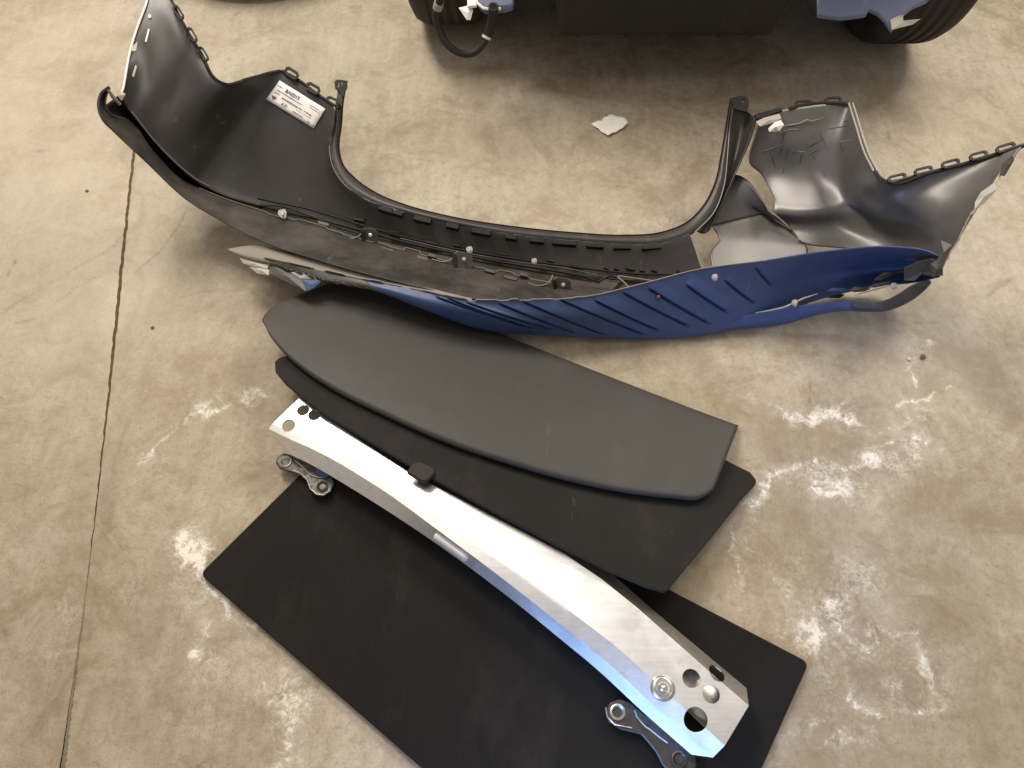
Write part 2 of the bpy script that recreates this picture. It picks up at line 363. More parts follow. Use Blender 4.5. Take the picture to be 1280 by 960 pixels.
CRACK = [([(0, 392), (70, 350), (140, 310), (160, 285)], 0.0022, 0.5), ([(70, 378), (110, 350), (155, 334)], 0.002, 0.45), ([(168, 340), (200, 315), (222, 285), (235, 258)], 0.0022, 0.5),
         ([(8, 345), (22, 323)], 0.002, 0.7), ([(20, 404), (42, 398)], 0.003, 0.6), ([(150, 330), (0, 385)], 0.02, 0.10), ([(1012, 505), (1012, 480)], 0.0022, 0.8), ([(1140, 402), (1170, 404)], 0.0022, 0.55), ([(1180, 455), (1220, 480)], 0.002, 0.3),
         ([(1235, 370), (1250, 358), (1262, 350)], 0.004, 0.4), ([(258, 950), (244, 962)], 0.003, 0.9), ([(287, 26), (302, 12)], 0.0035, 0.5), ([(165, 700), (170, 730), (158, 760)], 0.0018, 0.5), ([(160, 700), (210, 690)], 0.0014, 0.35), ([(195, 560), (205, 585)], 0.0018, 0.35), ([(1110, 165), (1112, 175)], 0.004, 0.7), ([(1230, 540), (1262, 620)], 0.0016, 0.3), ([(0, 780), (20, 822)], 0.003, 0.5), ([(975, 120), (940, 118)], 0.003, 0.0), ([(60, 188), (42, 190)], 0.006, 0.35)]
def vnoise(X, Y, f, seed):
    g = np.random.default_rng(seed).random((160, 160)); x, y = (X + 8) * f % 158, (Y + 8) * f % 158
    i, j = x.astype(int), y.astype(int); u, v = x - i, y - j; u, v = u*u*(3-2*u), v*v*(3-2*v)
    return (g[i, j]*(1-u)*(1-v) + g[i+1, j]*u*(1-v) + g[i, j+1]*(1-u)*v + g[i+1, j+1]*u*v) - .5
def fbm(X, Y, f, seed, o=4): return sum(vnoise(X, Y, f * 2**k, seed + k) / 1.8**k for k in range(o))
def axis_pts(lo, hi, dlo, dhi, step, coarse):
    a = [np.arange(lo, dlo, coarse)] if lo < dlo else []
    a.append(np.arange(dlo, dhi, step))
    if dhi < hi: a.append(np.arange(dhi, hi + coarse * 0.5, coarse))
    else: a.append(np.array([dhi]))
    return np.unique(np.round(np.concatenate(a), 5))
def slab(side, parent):
    ys = axis_pts(-1.6, 8.0, -0.05, 2.75, 0.0062, 0.4)
    if side > 0: us = axis_pts(0.0, 6.0, 0.0, 3.15, 0.0062, 0.4)
    else: us = axis_pts(0.0, 4.0, 0.0, 1.05, 0.0062, 0.4)
    U, Y = np.meshgrid(us, ys)
    gap = 0.0042 + 0.0008 * np.sin(Y * 7 + side) + 0.0008 * np.sin(Y * 91 + side * 2) + 0.0005 * np.sin(Y * 233)
    fade = np.exp(-U / 0.25)
    X = side * (U + gap * np.exp(-U / 0.01)) + (JA[0] - 0.05) * (1 - fade) + joint_x(Y) * fade
    Z = -0.0025 * np.exp(-(U / 0.006) ** 2)
    W = np.stack([X, Y, Z], -1)
    me = grid_mesh('concrete_slab', W)
    if me.polygons[0].normal.z < 0: me.flip_normals()
    wx, wy = 0.075 * fbm(X, Y, 11, 11), 0.075 * fbm(X, Y, 11, 31); wid = np.clip(.7 + 1.2 * fbm(X, Y, 13, 51), .12, 1.7); amp = np.clip(0.78 + 1.2 * fbm(X, Y, 16, 71), 0.3, 1.25)
    for nm, lst, soft in (('bloom', BLOOM, 1), ('damp_shade', DAMP_SHADE, 1), ('pale', PALE, 1), ('crack', CRACK, 0)):
        A = np.zeros(X.shape)
        for pp, wd, st in lst:
            P = wpts(pp); pad = wd * 5 + .03
            sel = (X > P[:, 0].min() - pad) & (X < P[:, 0].max() + pad) & (Y > P[:, 1].min() - pad) & (Y < P[:, 1].max() + pad)
            if not sel.any(): continue
            if nm == 'bloom':
                d = dist_poly(X[sel] + wx[sel], Y[sel] + wy[sel], P) / wid[sel]; v = st * amp[sel] * np.exp(-(d / wd) ** 2 * 0.8)
                v = np.maximum(v, 0.36 * st * np.exp(-(d / (wd * 3.0)) ** 2))
            elif soft:
                d = dist_poly(X[sel] + wx[sel], Y[sel] + wy[sel], P); v = st * np.exp(-(d / wd) ** 2 * 0.8)
            else:
                d = dist_poly(X[sel] + wx[sel] * .05, Y[sel] + wy[sel] * .05, P); v = st * np.exp(-(d / wd) ** 2 * 0.5)
            A[sel] = np.maximum(A[sel], v) if nm != 'damp_shade' else 1 - (1 - A[sel]) * (1 - v)
        at_ = me.attributes.new(nm, 'FLOAT', 'POINT'); at_.data.foreach_set('value', A.astype(np.float32).ravel())
    return link('concrete_slab', me, M['concrete'], parent, sharp=0)
fl = grid_mesh('floor', np.array([[[-6, -1.6, -0.0034], [6, -1.6, -0.0034]], [[-6, 8, -0.0034], [6, 8, -0.0034]]], float))
floor = link('floor', fl, M['dirt'], None, sharp=0); floor['kind'] = 'structure'
if fl.polygons[0].normal.z < 0: fl.flip_normals()
slab(1, floor); slab(-1, floor)

# ------------------------------------------------------------------ boards from the boot
# large carpeted floor board
c1 = [(-0.673, 0.442), (-0.385, 0.806), (0.604, 0.261), (0.26, -0.25)]
def rounded(poly, r, k=5):
    out = []; n = len(poly)
    for i in range(n):
        p, a, b = Vector(poly[i]), Vector(poly[i-1]), Vector(poly[(i+1) % n])
        u = (a - p).normalized(); v = (b - p).normalized(); s, e = p + u * r, p + v * r
        for j in range(k + 1):
            t = j / k; out.append((1-t)**2 * s + 2*t*(1-t) * p + t*t * e)
    return out
t1 = thing('trunk_floor_board', 'large black carpeted trunk floor board lying flat on concrete under the metal beam', 'trunk board', (-0.05, 0.3, 0))
prism('carpet_face', [(p.x, p.y, 0.017) for p in rounded(c1, 0.016)], M['carpet'], t1, 0.0065, 0.003)
prism('backing', [(p.x, p.y, 0.010) for p in rounded([(x * 0.997 - 0.0002, y * 0.997 + 0.001) for x, y in c1], 0.016)], M['felt'], t1, 0.0095, 0.0015)

LA, LB = at(400, 515, .11), at(760, 713, .11); _t = LB - LA; _t[2] = 0; _t /= np.linalg.norm(_t); _n = np.array([-_t[1], _t[0]])
dpl = lambda x, y: (x - LA[0]) * _n[0] + (y - LA[1]) * _n[1]
pl2 = lambda x, y: 0.120 - 0.268 * dpl(x, y)
pl3 = lambda x, y: 0.138 - 0.240 * dpl(x, y)
def board(name, top_edge, bot_edge, fn, mat, parent, n, m, thick, dome, rnd):
    A, B = spline(top_edge, n), spline(bot_edge, n)
    v = np.array([0, .006, .018, .04, .08] + list(np.linspace(.14, .86, m)) + [.92, .96, .982, .994, 1])
    G = np.zeros((len(v), n, 3))
    for j, s in enumerate(v):
        for i in range(n):
            px = A[i] * (1 - s) + B[i] * s; P = at_plane(px[0], px[1], fn)
            u = i / (n - 1)
            e = min(s, 1 - s) ; eu = min(u, 1 - u)
            P[2] += dome * math.sin(math.pi * s) ** 0.7 * math.sin(math.pi * min(max(u, .02), .98)) ** 0.5
            P[2] -= rnd * max(0, 1 - e / 0.03) ** 2 
            G[j, i] = P
    o = shell(name, G, mat, parent, thick, -1, world=True, sharp=50)
    return o
t2 = thing('trunk_side_board', 'flat black felt board leaning on the metal beam, beneath the rounded grey cover', 'trunk board', (0.1, 0.7, 0))
near2 = [(343, 452), (344, 464), (356, 479), (400, 515), (450, 545), (510, 581), (600, 631), (700, 684), (762, 714), (806, 733), (831, 740)]
far2 = [(362, 444), (440, 440), (560, 450), (700, 490), (830, 535), (912, 577), (938, 590), (946, 600), (944, 606)]
out2 = [at_plane(x, y, pl2) for x, y in near2] + [at_plane(x, y, pl2) for x, y in [(837, 735), (885, 677), (930, 620)]] + [at_plane(x, y, pl2) for x, y in far2[::-1]] + [at_plane(350, 446, pl2)]
prism('felt_face', out2, M['felt'], t2, 0.012, 0.003)
tb = [at(508, 590, .135), at(514, 580, .137), at(524, 576, .137), at(543, 585, .133), at(543, 592, .132), at(533, 602, .133), at(527, 602, .133)]
prism('pull_tab', tb, M['rubber'], t2, 0.014, 0.004)

t3 = thing('cargo_cover', 'rounded dark grey cover board with one pointed end, topmost of the boards beneath the bumper', 'cargo cover', (0.05, 0.85, 0))
top3 = [(328, 399), (333, 390), (350, 378), (385, 362), (430, 347), (480, 353), (540, 378), (600, 404), (700, 444), (800, 483), (870, 510), (905, 523), (924, 530)]
bot3 = [(328, 400), (333, 412), (349, 434), (385, 466), (420, 488), (480, 518), (560, 553), (640, 580), (720, 602), (780, 614), (840, 621), (876, 622), (892, 612)]
cv = board('cover_face', top3, bot3, pl3, M['vinyl'], t3, 90, 16, 0.013, 0.010, 0.009)

# ------------------------------------------------------------------ aluminium crash beam
bk = [(380, 496, .06), (410, 513, .06), (450, 537, .05), (522, 583, .05), (612, 632, .05), (714, 686, .05), (764, 716, .05), (811, 758, .05), (897, 830, .05), (933, 860, .055)]
bt = [(374, 498, .1), (398, 514, .1), (436, 541, .1), (510, 590, .1), (602, 638, .1), (702, 690, .1), (752, 724, .1), (797, 760, .1), (884, 837, .1), (936, 882, .1)]
ch = [(341, 529, .1), (364, 539, .1), (398, 552, .1), (474, 593, .1), (571, 660, .1), (668, 730, .1), (719, 769, .1), (767, 806, .1), (836, 868, .1), (906, 932, .1)]
fr = [(336, 536, .097), (358, 547, .097), (390, 561, .097), (465, 604, .096), (560, 672, .095), (655, 744, .092), (705, 784, .090), (752, 822, .087), (820, 884, .084), (891, 947, .083)]
fb = [(346, 553, .066), (360, 565, .064), (393, 583, .064), (466, 627, .064), (556, 687, .064), (648, 756, .063), (697, 796, .062), (742, 833, .060), (806, 892, .058), (864, 943, .060)]
fs = [(x + 2, y - 1, .030) for x, y, z in fb]
beam = thing('crash_beam', 'bare aluminium bumper crash beam with round holes lying across the black boards', 'crash beam', (0, 0.5, 0.017))
md = [tuple((np.array(a) * .5 + np.array(b) * .5) + np.array([0, 0, .0025])) for a, b in zip(bt, ch)]
BR = [spline(np.array(r), 80, k > 2) for k, r in enumerate((bk, bt, md, ch, fr, fb, fs))]
G = []
for k in range(6):
    for s in np.linspace(0, 1, 5)[:-1]: G.append(BR[k] * (1 - s) + BR[k+1] * s)
G.append(BR[6]); G = np.stack(G)
BW = at_grid(G)
bo = shell('beam_shell', BW, M['alu'], beam, 0.004, -1, world=True, sharp=14)
cut = bmesh.new()
for (x, y, z, r) in [(864, 848, .1, .0172), (889, 868, .1, .0165), (870, 899, .1, .0212), (897, 841, .09, .0175), (379, 513, .1, .0145), (393, 519, .1, .0145), (361, 532, .1, .0150)]:
    P = at(x, y, z); bmesh.ops.create_cone(cut, cap_ends=True, segments=32, radius1=r, radius2=r, depth=0.066, matrix=Matrix.Translation(Vector(P) - beam.location))
cme = bpy.data.meshes.new('cut'); cut.to_mesh(cme); cut.free()
co = bpy.data.objects.new('cut', cme); COL.objects.link(co); co.location = beam.location
bmod = bo.modifiers.new('holes', 'BOOLEAN'); bmod.operation = 'DIFFERENCE'; bmod.object = co; bmod.solver = 'EXACT'
bpy.context.view_layer.update()
nm = bpy.data.meshes.new_from_object(bo.evaluated_get(bpy.context.evaluated_depsgraph_get()))
bo.modifiers.clear(); bo.data = nm; bpy.data.objects.remove(co); bpy.data.meshes.remove(cme)
nm.polygons.foreach_set('use_smooth', [True] * len(nm.polygons)); nm.set_sharp_from_angle(angle=R_(14))
pk = [spline(np.array([(x, y, .056) for x, y, z in r]), 60) for r in (bt, ch)]
shell('inner_plate', np.stack([pk[0] * (1 - t) + pk[1] * t for t in (0, .5, 1)])[:, 14:-1], M['steel'], beam, 0.003)
# recessed bolt
P = at(829, 860, .1035)
b = revolve('bolt', [(0.0235, -0.003), (0.0215, 0.0015), (0.0175, 0.003), (0.0145, 0.001), (0.013, -0.004), (0.009, -0.004), (0.0075, 0.003), (0.004, 0.006), (0.0003, 0.007)], P, (0, 0, 1), M['steel'], beam, 28)
# mounting brackets under the beam
def px_out(pp, z): return [at(x, y, z) for x, y in pp]
br1 = [(344, 577), (347, 570), (354, 566), (363, 568), (372, 573), (386, 573), (400, 580), (413, 592), (418, 603), (414, 614), (404, 620), (394, 618), (387, 610), (382, 599), (372, 591), (360, 589), (349, 585)]
k1 = prism('mounting_bracket', px_out(br1, .036), M['dark_steel'], beam, 0.010, 0.003)
def ring(x, y, z, r, parent, mat=None, hole=True):
    revolve('bolt_ring', [(r * 1.05, -0.003), (r, 0.002), (r * 0.8, 0.003), (r * 0.62, 0.001), (r * 0.55, -0.004), (r * 0.3, -0.0035), (r * .01, -0.003)], at(x, y, z), (0, 0, 1), mat or M['steel'], parent, 24)
ring(357, 577, .037, .0140, k1); ring(403, 608, .037, .0130, k1, M['dark_steel'])
tube('edge_lip', [at(x, y, .038) for x, y in [(366, 588), (376, 592), (384, 600), (388, 611), (396, 618), (404, 619), (413, 613)]], 0.0017, M['steel'], k1)
tube('edge_lip', [at(x, y, .038) for x, y in [(369, 576), (378, 583), (388, 594), (399, 597), (408, 596)]], 0.0017, M['steel'], k1)
prism('paint_patch', [at(x, y, z) for x, y, z in [(394, 583, .046), (404, 586, .05), (411, 594, .046), (406, 598, .04), (396, 594, .04)]], M['blue'], k1, 0.004, 0.001)
br2 = [(757, 889), (762, 878), (775, 873), (788, 878), (806, 893), (828, 903), (850, 922), (868, 940), (872, 958), (858, 972), (840, 970), (828, 956), (820, 940), (802, 918), (776, 912), (761, 902)]
k2 = prism('mounting_bracket', px_out(br2, .036), M['dark_steel'], beam, 0.010, 0.003)
ring(772, 890, .037, .0150, k2); ring(849, 949, .037, .0150, k2, M['dark_steel'])
tube('edge_lip', [at(x, y, .040) for x, y in [(793, 888), (796, 896), (806, 908), (812, 912), (822, 920), (834, 929)]], 0.0016, M['steel'], k2)
tube('edge_lip', [at(x, y, .039) for x, y in [(757, 884), (759, 896), (768, 906), (790, 910)]], 0.0013, M['steel'], k2)
# small label on the front flange of the beam
i0, i1 = [int(np.argmin(np.abs(BR[4][:, 0] - q))) for q in (546, 592)]
fa, fbm = BW[16, i0:i1+1], BW[20, i0:i1+1]
nn = np.array([-0.42, -0.60, 0.25]); nn /= np.linalg.norm(nn)
W = np.stack([fa * (1 - s) + fbm * s + nn * 0.0022 for s in (0.30, 0.55, 0.80)])
shell('label_sticker', W, M['label'], beam, 0.0004, -1, world=True)

# ------------------------------------------------------------------ bumper cover lying on its outer face
bp = thing('rear_bumper', 'damaged blue car bumper cover on the floor showing its black inside, torn at one end', 'bumper', (0.1, 1.35, 0))
T = [(186, -14, .47), (212, -3, .46), (233, 37, .42), (252, 68, .38), (270, 99, .35), (283, 105, .335), (310, 98, .31), (350, 88, .28), (372, 99, .27), (396, 117, .258), (415, 131, .248), (418, 150, .225), (414, 180, .185), (418, 208, .155), (432, 230, .135), (457, 249, .118), (500, 262, .105), (560, 277, .095), (640, 293, .087), (720, 301, .082), (780, 305, .082), (830, 303, .09), (862, 292, .10)]
B = [(150, 117, .42), (160, 134, .38), (172, 150, .345), (185, 165, .305), (198, 181, .265), (212, 197, .225), (228, 213, .18), (250, 230, .12), (280, 245, .085), (310, 254, .07), (340, 262, .060), (365, 268, .052), (392, 273, .046), (420, 280, .042), (450, 288, .040), (485, 297, .036), (530, 308, .032), (580, 318, .030), (650, 331, .026), (715, 342, .024), (780, 350, .024), (835, 351, .030), (880, 346, .040)]
Tn, Bn = np.array(T), np.array(B)
def rowmix(s, dz): 
    r = Tn * (1 - s) + Bn * s; r[:, 2] += dz * np.clip(Tn[:, 2] / 0.3, 0.1, 1.3); return r
rows = [Tn, rowmix(.12, .000), rowmix(.35, -.006), rowmix(.65, -.010), rowmix(.9, -.006), Bn]
GM = loft(rows, 260, 40)
# wheel-arch edge: slightly wavy cut
GM[:, 0, 0] += 2.0 * np.sin(np.linspace(0, 9, 40)); GM[:, 1, 0] += 1.0 * np.sin(np.linspace(0, 9, 40))
GM[0, :, :2] += 0.5 * np.sin(np.linspace(0, 150, 260))[:, None]
shell('cover_shell', GM, M['black'], bp, 0.0035)
GMf = GM.reshape(-1, 3)
def surf_z(x, y, up=0.0):
    d = (GMf[:, 0] - x) ** 2 + (GMf[:, 1] - y) ** 2; k = np.argpartition(d, 8)[:8]; wt = 1 / (d[k] + 0.5)
    return float((GMf[k, 2] * wt).sum() / wt.sum()) + up
def on(x, y, up=0.004):
    P = at(x, y, surf_z(x, y)); v = _C - P; return P + v / np.linalg.norm(v) * up

# return flange round the boot opening
FO = [(434, 101, .25), (429, 128, .225), (427, 155, .195), (424, 186, .165), (429, 206, .145), (443, 222, .128), (470, 241, .112), (510, 257, .102), (560, 270, .095), (640, 283, .088), (720, 291, .083), (780, 294, .083), (828, 290, .09), (858, 278, .10), (880, 256, .122), (894, 228, .15), (901, 196, .18), (907, 160, .21), (913, 123, .25)]
FI = [(424, 104, .255), (420, 130, .235), (417, 155, .205), (412, 186, .175), (416, 208, .152), (430, 230, .132), (459, 250, .113), (505, 266, .100), (560, 279, .092), (640, 294, .084), (720, 302, .078), (780, 306, .077), (832, 304, .084), (868, 291, .094), (892, 266, .116), (905, 232, .146), (909, 198, .176), (912, 160, .208), (917, 124, .25)]
mid = [tuple(np.array(a) * .5 + np.array(b) * .5 + np.array([0, 0, .006])) for a, b in zip(FO, FI)]
shell('trunk_flange', loft([FO, mid, FI], 200, 7), M['black'], bp, 0.003)
tube('flange_edge', [at(x, y, z + .001) for x, y, z in spline(np.array(FI)[:8], 60)], 0.0016, M['tan'], bp, 6)
tube('flange_edge', [at(x, y, z + .001) for x, y, z in spline(np.array(FI)[13:], 40)], 0.0014, M['torn'], bp, 6)
tube('flange_edge', [at(x, y, z + .001) for x, y, z in spline(np.array(FO), 120)], 0.0018, M['black2'], bp, 6)
# little clip housings under the flange
fi = spline(np.array(FI), 400)
for x, L in [(466, 18), (497, 14), (528, 22), (566, 16), (602, 24), (640, 14), (672, 18), (706, 30), (744, 22), (779, 22), (815, 24)]:
    i = int(np.argmin(np.abs(fi[100:330, 0] - x))) + 100; p = fi[i]; t = fi[i+3] - fi[i-3]; t = t[:2] / np.linalg.norm(t[:2]); nrm = np.array([-t[1], t[0]])
    q = [p[:2] + t * a * L / 2 + nrm * c for a, c in ((-1, -2), (1, -2), (1, 4.5), (-1, 4.5))]
    prism('clip_housing', [at(a, c, p[2] + 0.003) for a, c in q], M['black2'], bp, 0.012, 0.0015)
# slotted tabs on the edges: flat links with an open slot
def slot_tab(x, y, ang, L, Hh, z, mat=None, hole=0.5):
    a = R_(ang); t = np.array([math.cos(a), math.sin(a)]); nrm = np.array([-t[1], t[0]])
    def rr(L_, H_):
        return [np.array([x, y]) + t * u * L_ / 2 + nrm * v * H_ / 2 for u, v in ((-.7, -1), (.7, -1), (1, -.5), (1, .5), (.7, 1), (-.7, 1), (-1, .5), (-1, -.5))]
    prism('slot_tab', [at(p[0], p[1], z) for p in rr(L, Hh)], mat or M['black2'], bp, 0.003, 0, hole=[at(p[0], p[1], z) for p in rr(L * .70, Hh * .48)])
for x, y, an, L, Hh, z in [(221, 16, 58, 20, 8, .455), (238, 44, 60, 20, 8, .418), (252, 68, 58, 20, 8, .39), (363, 93, 33, 19, 11, .278), (390, 112, 30, 19, 11, .264), (415, 128, 25, 17, 9, .252),
                           (1005, 131, -3, 22, 8, .262), (1042, 127, -2, 22, 9, .27), (1122, 224, -14, 24, 9, .325), (1155, 215, -14, 24, 9, .345), (1189, 206, -15, 24, 9, .37), (1224, 196, -15, 24, 9, .395), (1258, 186, -17, 26, 9, .42)]:
    nx_, ny_ = (math.sin(R_(an)), -math.cos(R_(an))); slot_tab(x + nx_ * 2.0, y + ny_ * 2.0, an, L, Hh, z)
# edge strips between the tabs
tube('edge_strip', [at(x, y, z) for x, y, z in spline(np.array([(212, -3, .46), (233, 37, .42), (252, 68, .38), (270, 99, .35), (283, 105, .335), (310, 98, .31), (350, 88, .28)]), 50)], 0.0042, M['black2'], bp, 6, squash=.6)
tube('edge_strip', [at(x, y, z) for x, y, z in spline(np.array([(352, 88, .28), (372, 99, .27), (396, 117, .258), (420, 133, .248)]), 24)], 0.0045, M['black2'], bp, 6, squash=.6)
# bright worn wheel-arch edge on the far wing
ed = [(GM[k, 0, 0], GM[k, 0, 1], GM[k, 0, 2] + .002) for k in range(0, 40)]
tube('worn_edge', [at(*p) for p in ed], 0.0026, M['white'], bp, 6)
prism('broken_tab', [at(x, y, z) for x, y, z in [(163, 60, .45), (172, 52, .455), (170, 63, .45), (166, 64, .45)]], M['torn'], bp, 0.003)
for x0, y0, x1, y1 in [(186, 36, 182, 52), (170, 82, 166, 95)]:
    t = np.array([x1 - x0, y1 - y0]); t = t / np.linalg.norm(t); nr = np.array([-t[1], t[0]])
    prism('bright_slot', [on(x0 + nr[0], y0 + nr[1]), on(x1 + nr[0], y1 + nr[1]), on(x1 - nr[0], y1 - nr[1]), on(x0 - nr[0], y0 - nr[1])], M['white'], bp, 0.002)
prism('bright_slot', [on(187 + 2 * math.cos(k), 20 + 2.4 * math.sin(k)) for k in np.linspace(0, 5.5, 8)], M['white'], bp, 0.002)
# corner tabs with a hole
def corner_tab(cx, cy, z, pts):
    n = 16; th = np.linspace(0, 2 * math.pi, n, endpoint=False)
    out = spline(np.array(pts + [pts[0]], float), n + 1, smooth=False)[:-1]
    a0 = np.arctan2(out[:, 1] - cy, out[:, 0] - cx)
    hole = [at(cx + 2.2 * math.cos(a), cy + 2.2 * math.sin(a), z) for a in a0]
    prism('corner_tab', [at(x, y, z) for x, y in out], M['black2'], bp, 0.004, 0, hole=hole)
corner_tab(424, 107, .256, [(418, 102), (422, 99), (434, 101), (434, 108), (428, 122), (424, 113), (419, 111)])
corner_tab(929, 126, .255, [(914, 122), (930, 119), (936, 124), (936, 132), (934, 140), (918, 136)])
prism('corner_post', [at(x, y, z) for x, y, z in [(423, 112, .252), (429, 112, .252), (427, 135, .24), (420, 135, .24)]], M['black2'], bp, 0.003)

# right corner post beside the opening
P1 = [(917, 126, .25), (912, 160, .21), (908, 198, .176), (903, 232, .146), (890, 266, .116), (872, 290, .096)]
P2 = [(932, 138, .235), (926, 165, .195), (918, 198, .158), (909, 232, .128), (896, 262, .10), (880, 292, .080)]
P3 = [(945, 148, .25), (938, 172, .215), (927, 198, .18), (917, 220, .155), (903, 250, .122), (888, 285, .09)]
shell('corner_panel', loft([P1, P2, P3], 60, 14), M['black'], bp, 0.0035)
# inside of the rear face below the crack
N1 = [(903, 240, .105), (917, 219, .125), (937, 227, .135), (951, 248, .13), (961, 266, .125)]
N2 = [(893, 262, .085), (908, 252, .098), (928, 252, .103), (948, 262, .104), (968, 276, .10)]
N3 = [(890, 283, .066), (915, 277, .078), (940, 271, .086), (962, 268, .092), (990, 290, .088)]
N4 = [(899, 300, .062), (920, 298, .065), (945, 297, .068), (975, 299, .072), (1003, 302, .078)]
N5 = [(888, 316, .059), (915, 318, .061), (945, 318, .063), (975, 316, .068), (1010, 312, .075)]
N6 = [(893, 345, .056), (920, 345, .058), (950, 342, .060), (980, 338, .064), (1010, 335, .072)]
shell('inner_face', loft([N1, N2, N3], 40, 14), M['black'], bp, 0.003)
shell('inner_face', loft([N3, N4, N5, N6], 40, 18), M['lit_black'], bp, 0.003)
# torn wing at the other end
W1 = [(948, 156, .252), (972, 140, .256), (1000, 134, .262), (1050, 129, .272), (1063, 131, .276), (1072, 160, .285), (1084, 195, .298), (1096, 216, .308), (1112, 226, .318), (1160, 214, .35), (1220, 198, .39), (1281, 178, .44)]
W2 = [(936, 200, .178), (962, 180, .195), (992, 178, .198), (1032, 178, .205), (1050, 184, .215), (1060, 200, .225), (1072, 218, .242), (1086, 232, .256), (1110, 240, .28), (1160, 230, .325), (1215, 216, .375), (1262, 203, .425)]
W3 = [(955, 220, .135), (975, 215, .135), (1000, 216, .138), (1030, 220, .145), (1050, 226, .160), (1062, 236, .178), (1074, 244, .200), (1090, 250, .222), (1118, 256, .26), (1160, 250, .31), (1205, 240, .362), (1244, 229, .415)]
W4 = [(966, 245, .122), (985, 250, .122), (1008, 252, .124), (1034, 250, .130), (1054, 250, .146), (1068, 256, .160), (1082, 262, .180), (1100, 268, .205), (1130, 272, .24), (1162, 270, .295), (1198, 262, .352), (1228, 252, .405)]
W5 = [(968, 264, .118), (995, 267, .119), (1020, 266, .122), (1044, 262, .128), (1062, 262, .140), (1078, 270, .142), (1092, 278, .150), (1110, 284, .168), (1138, 288, .21), (1166, 288, .28), (1192, 282, .345), (1213, 274, .398)]
W6 = [(985, 280, .084), (1005, 284, .084), (1030, 284, .086), (1054, 284, .094), (1070, 288, .105), (1086, 294, .116), (1102, 298, .130), (1120, 302, .152), (1146, 305, .202), (1170, 306, .272), (1186, 304, .335), (1198, 298, .392)]
W7 = [(1000, 302, .080), (1015, 306, .080), (1036, 308, .082), (1060, 310, .090), (1078, 312, .101), (1094, 316, .112), (1110, 320, .126), (1128, 324, .148), (1150, 328, .196), (1168, 332, .265), (1176, 335, .33), (1179, 328, .385)]
def smoothg(G, k):
    for _ in range(k):
        z = G[..., 2]; z[1:-1, 1:-1] = (z[:-2, 1:-1] + z[2:, 1:-1] + z[1:-1, :-2] + z[1:-1, 2:]) / 4
    return G
GW = smoothg(loft([W1, W2, W3, W4, W5, W6, W7], 150, 70), 16)
rag = np.cumsum(rng.normal(0, .8, 70)); rag -= np.linspace(rag[0], rag[-1], 70)
GW[:, -1, 0] += rag; GW[:, -2, 0] += rag * .5; GW[:, 0, 0] += 1.5 * np.sin(np.linspace(0, 14, 70)) 
shell('wing_panel', GW, M['lit_black'], bp, 0.0035)
GWf = GW.reshape(-1, 3)
def onw(x, y, up=0.004):
    d = (GWf[:, 0] - x) ** 2 + (GWf[:, 1] - y) ** 2; k = np.argpartition(d, 8)[:8]; wt = 1 / (d[k] + .5)
    P = at(x, y, float((GWf[k, 2] * wt).sum() / wt.sum())); v = _C - P; return P + v / np.linalg.norm(v) * up
tube('edge_strip', [at(x, y, z) for x, y, z in spline(np.array([(986, 136, .258), (1000, 132, .262), (1050, 129, .272), (1060, 130, .275)]), 14)], 0.006, M['black2'], bp, 6, squash=.5)
tube('edge_strip', [at(x, y, z) for x, y, z in spline(np.array([(1092, 212, .305), (1100, 223, .31), (1112, 229, .318), (1160, 217, .35), (1220, 201, .39), (1284, 181, .44)]), 50)], 0.0058, M['black2'], bp, 6, squash=.6)
for dx in (0, 5): tube('tail_lamp_edge', [at(x + dx, y, z) for x, y, z in spline(np.array([(1061, 129, .278), (1070, 158, .287), (1081, 192, .30), (1092, 214, .309)]), 24)], 0.0022, M['torn'], bp, 6)
# scuffs on the torn wing
for i in range(26):
    x, y = random.uniform(950, 1055), random.uniform(150, 225); L = random.uniform(5, 26); an = random.choice([random.gauss(1.5, .25), random.gauss(-.1, .2)])
    pts = [onw(x + math.cos(an) * L * s + random.gauss(0, .5), y + math.sin(an) * L * s + random.gauss(0, .5), .0005) for s in np.linspace(0, 1, 5)]
    tube('scuff', pts, [.0002, .0007, .0009, .0006, .0002], M['torn'] if i % 5 == 0 else M['grey'], bp, 4)
# torn white edge and crumpled pieces
def shard(name, pts, mat, th=0.002, crumple=0.0, parent=None):
    c = np.mean(pts, axis=0)
    bm = bmesh.new(); vs_ = [bm.verts.new(Vector(at(x, y, z))) for x, y, z in pts]; cv_ = bm.verts.new(Vector(at(c[0], c[1], c[2] + crumple)))
    for i in range(len(vs_)): bm.faces.new((vs_[i], vs_[(i+1) % len(vs_)], cv_))
    bmesh.ops.recalc_face_normals(bm, faces=bm.faces)
    me = bpy.data.meshes.new(name); bm.to_mesh(me); bm.free()
    o = link(name, me, mat, parent or bp, smooth=False); s = o.modifiers.new('thick', 'SOLIDIFY'); s.thickness = th
    return o
shard('torn_flap', [(945, 152, .262), (955, 147, .266), (974, 142, .27), (977, 148, .272), (968, 153, .268), (950, 158, .262)], M['torn'], crumple=.006)
shard('torn_flap', [(968, 153, .27), (976, 150, .275), (980, 156, .27), (974, 164, .264), (962, 165, .262), (960, 161, .264)], M['white'], crumple=.01)
shard('broken_strip', [(943, 143, .262), (976, 134, .268), (978, 138, .268), (946, 149, .262)], M['black2'], .006, 0)
tube('torn_edge', [onw(x, y, .003) for x, y in [(980, 157), (990, 156), (1000, 154), (1008, 150), (1016, 151), (1030, 147)]], [.0006, .0016, .0013, .0016, .001, .0004], M['torn'], bp, 5)
tube('torn_edge', [at(x, y, z) for x, y, z in [(1258, 205, .43), (1246, 224, .42), (1238, 238, .415), (1228, 250, .41), (1215, 268, .40)]], [.002, .003, .0026, .004, .001], M['torn'], bp, 6)
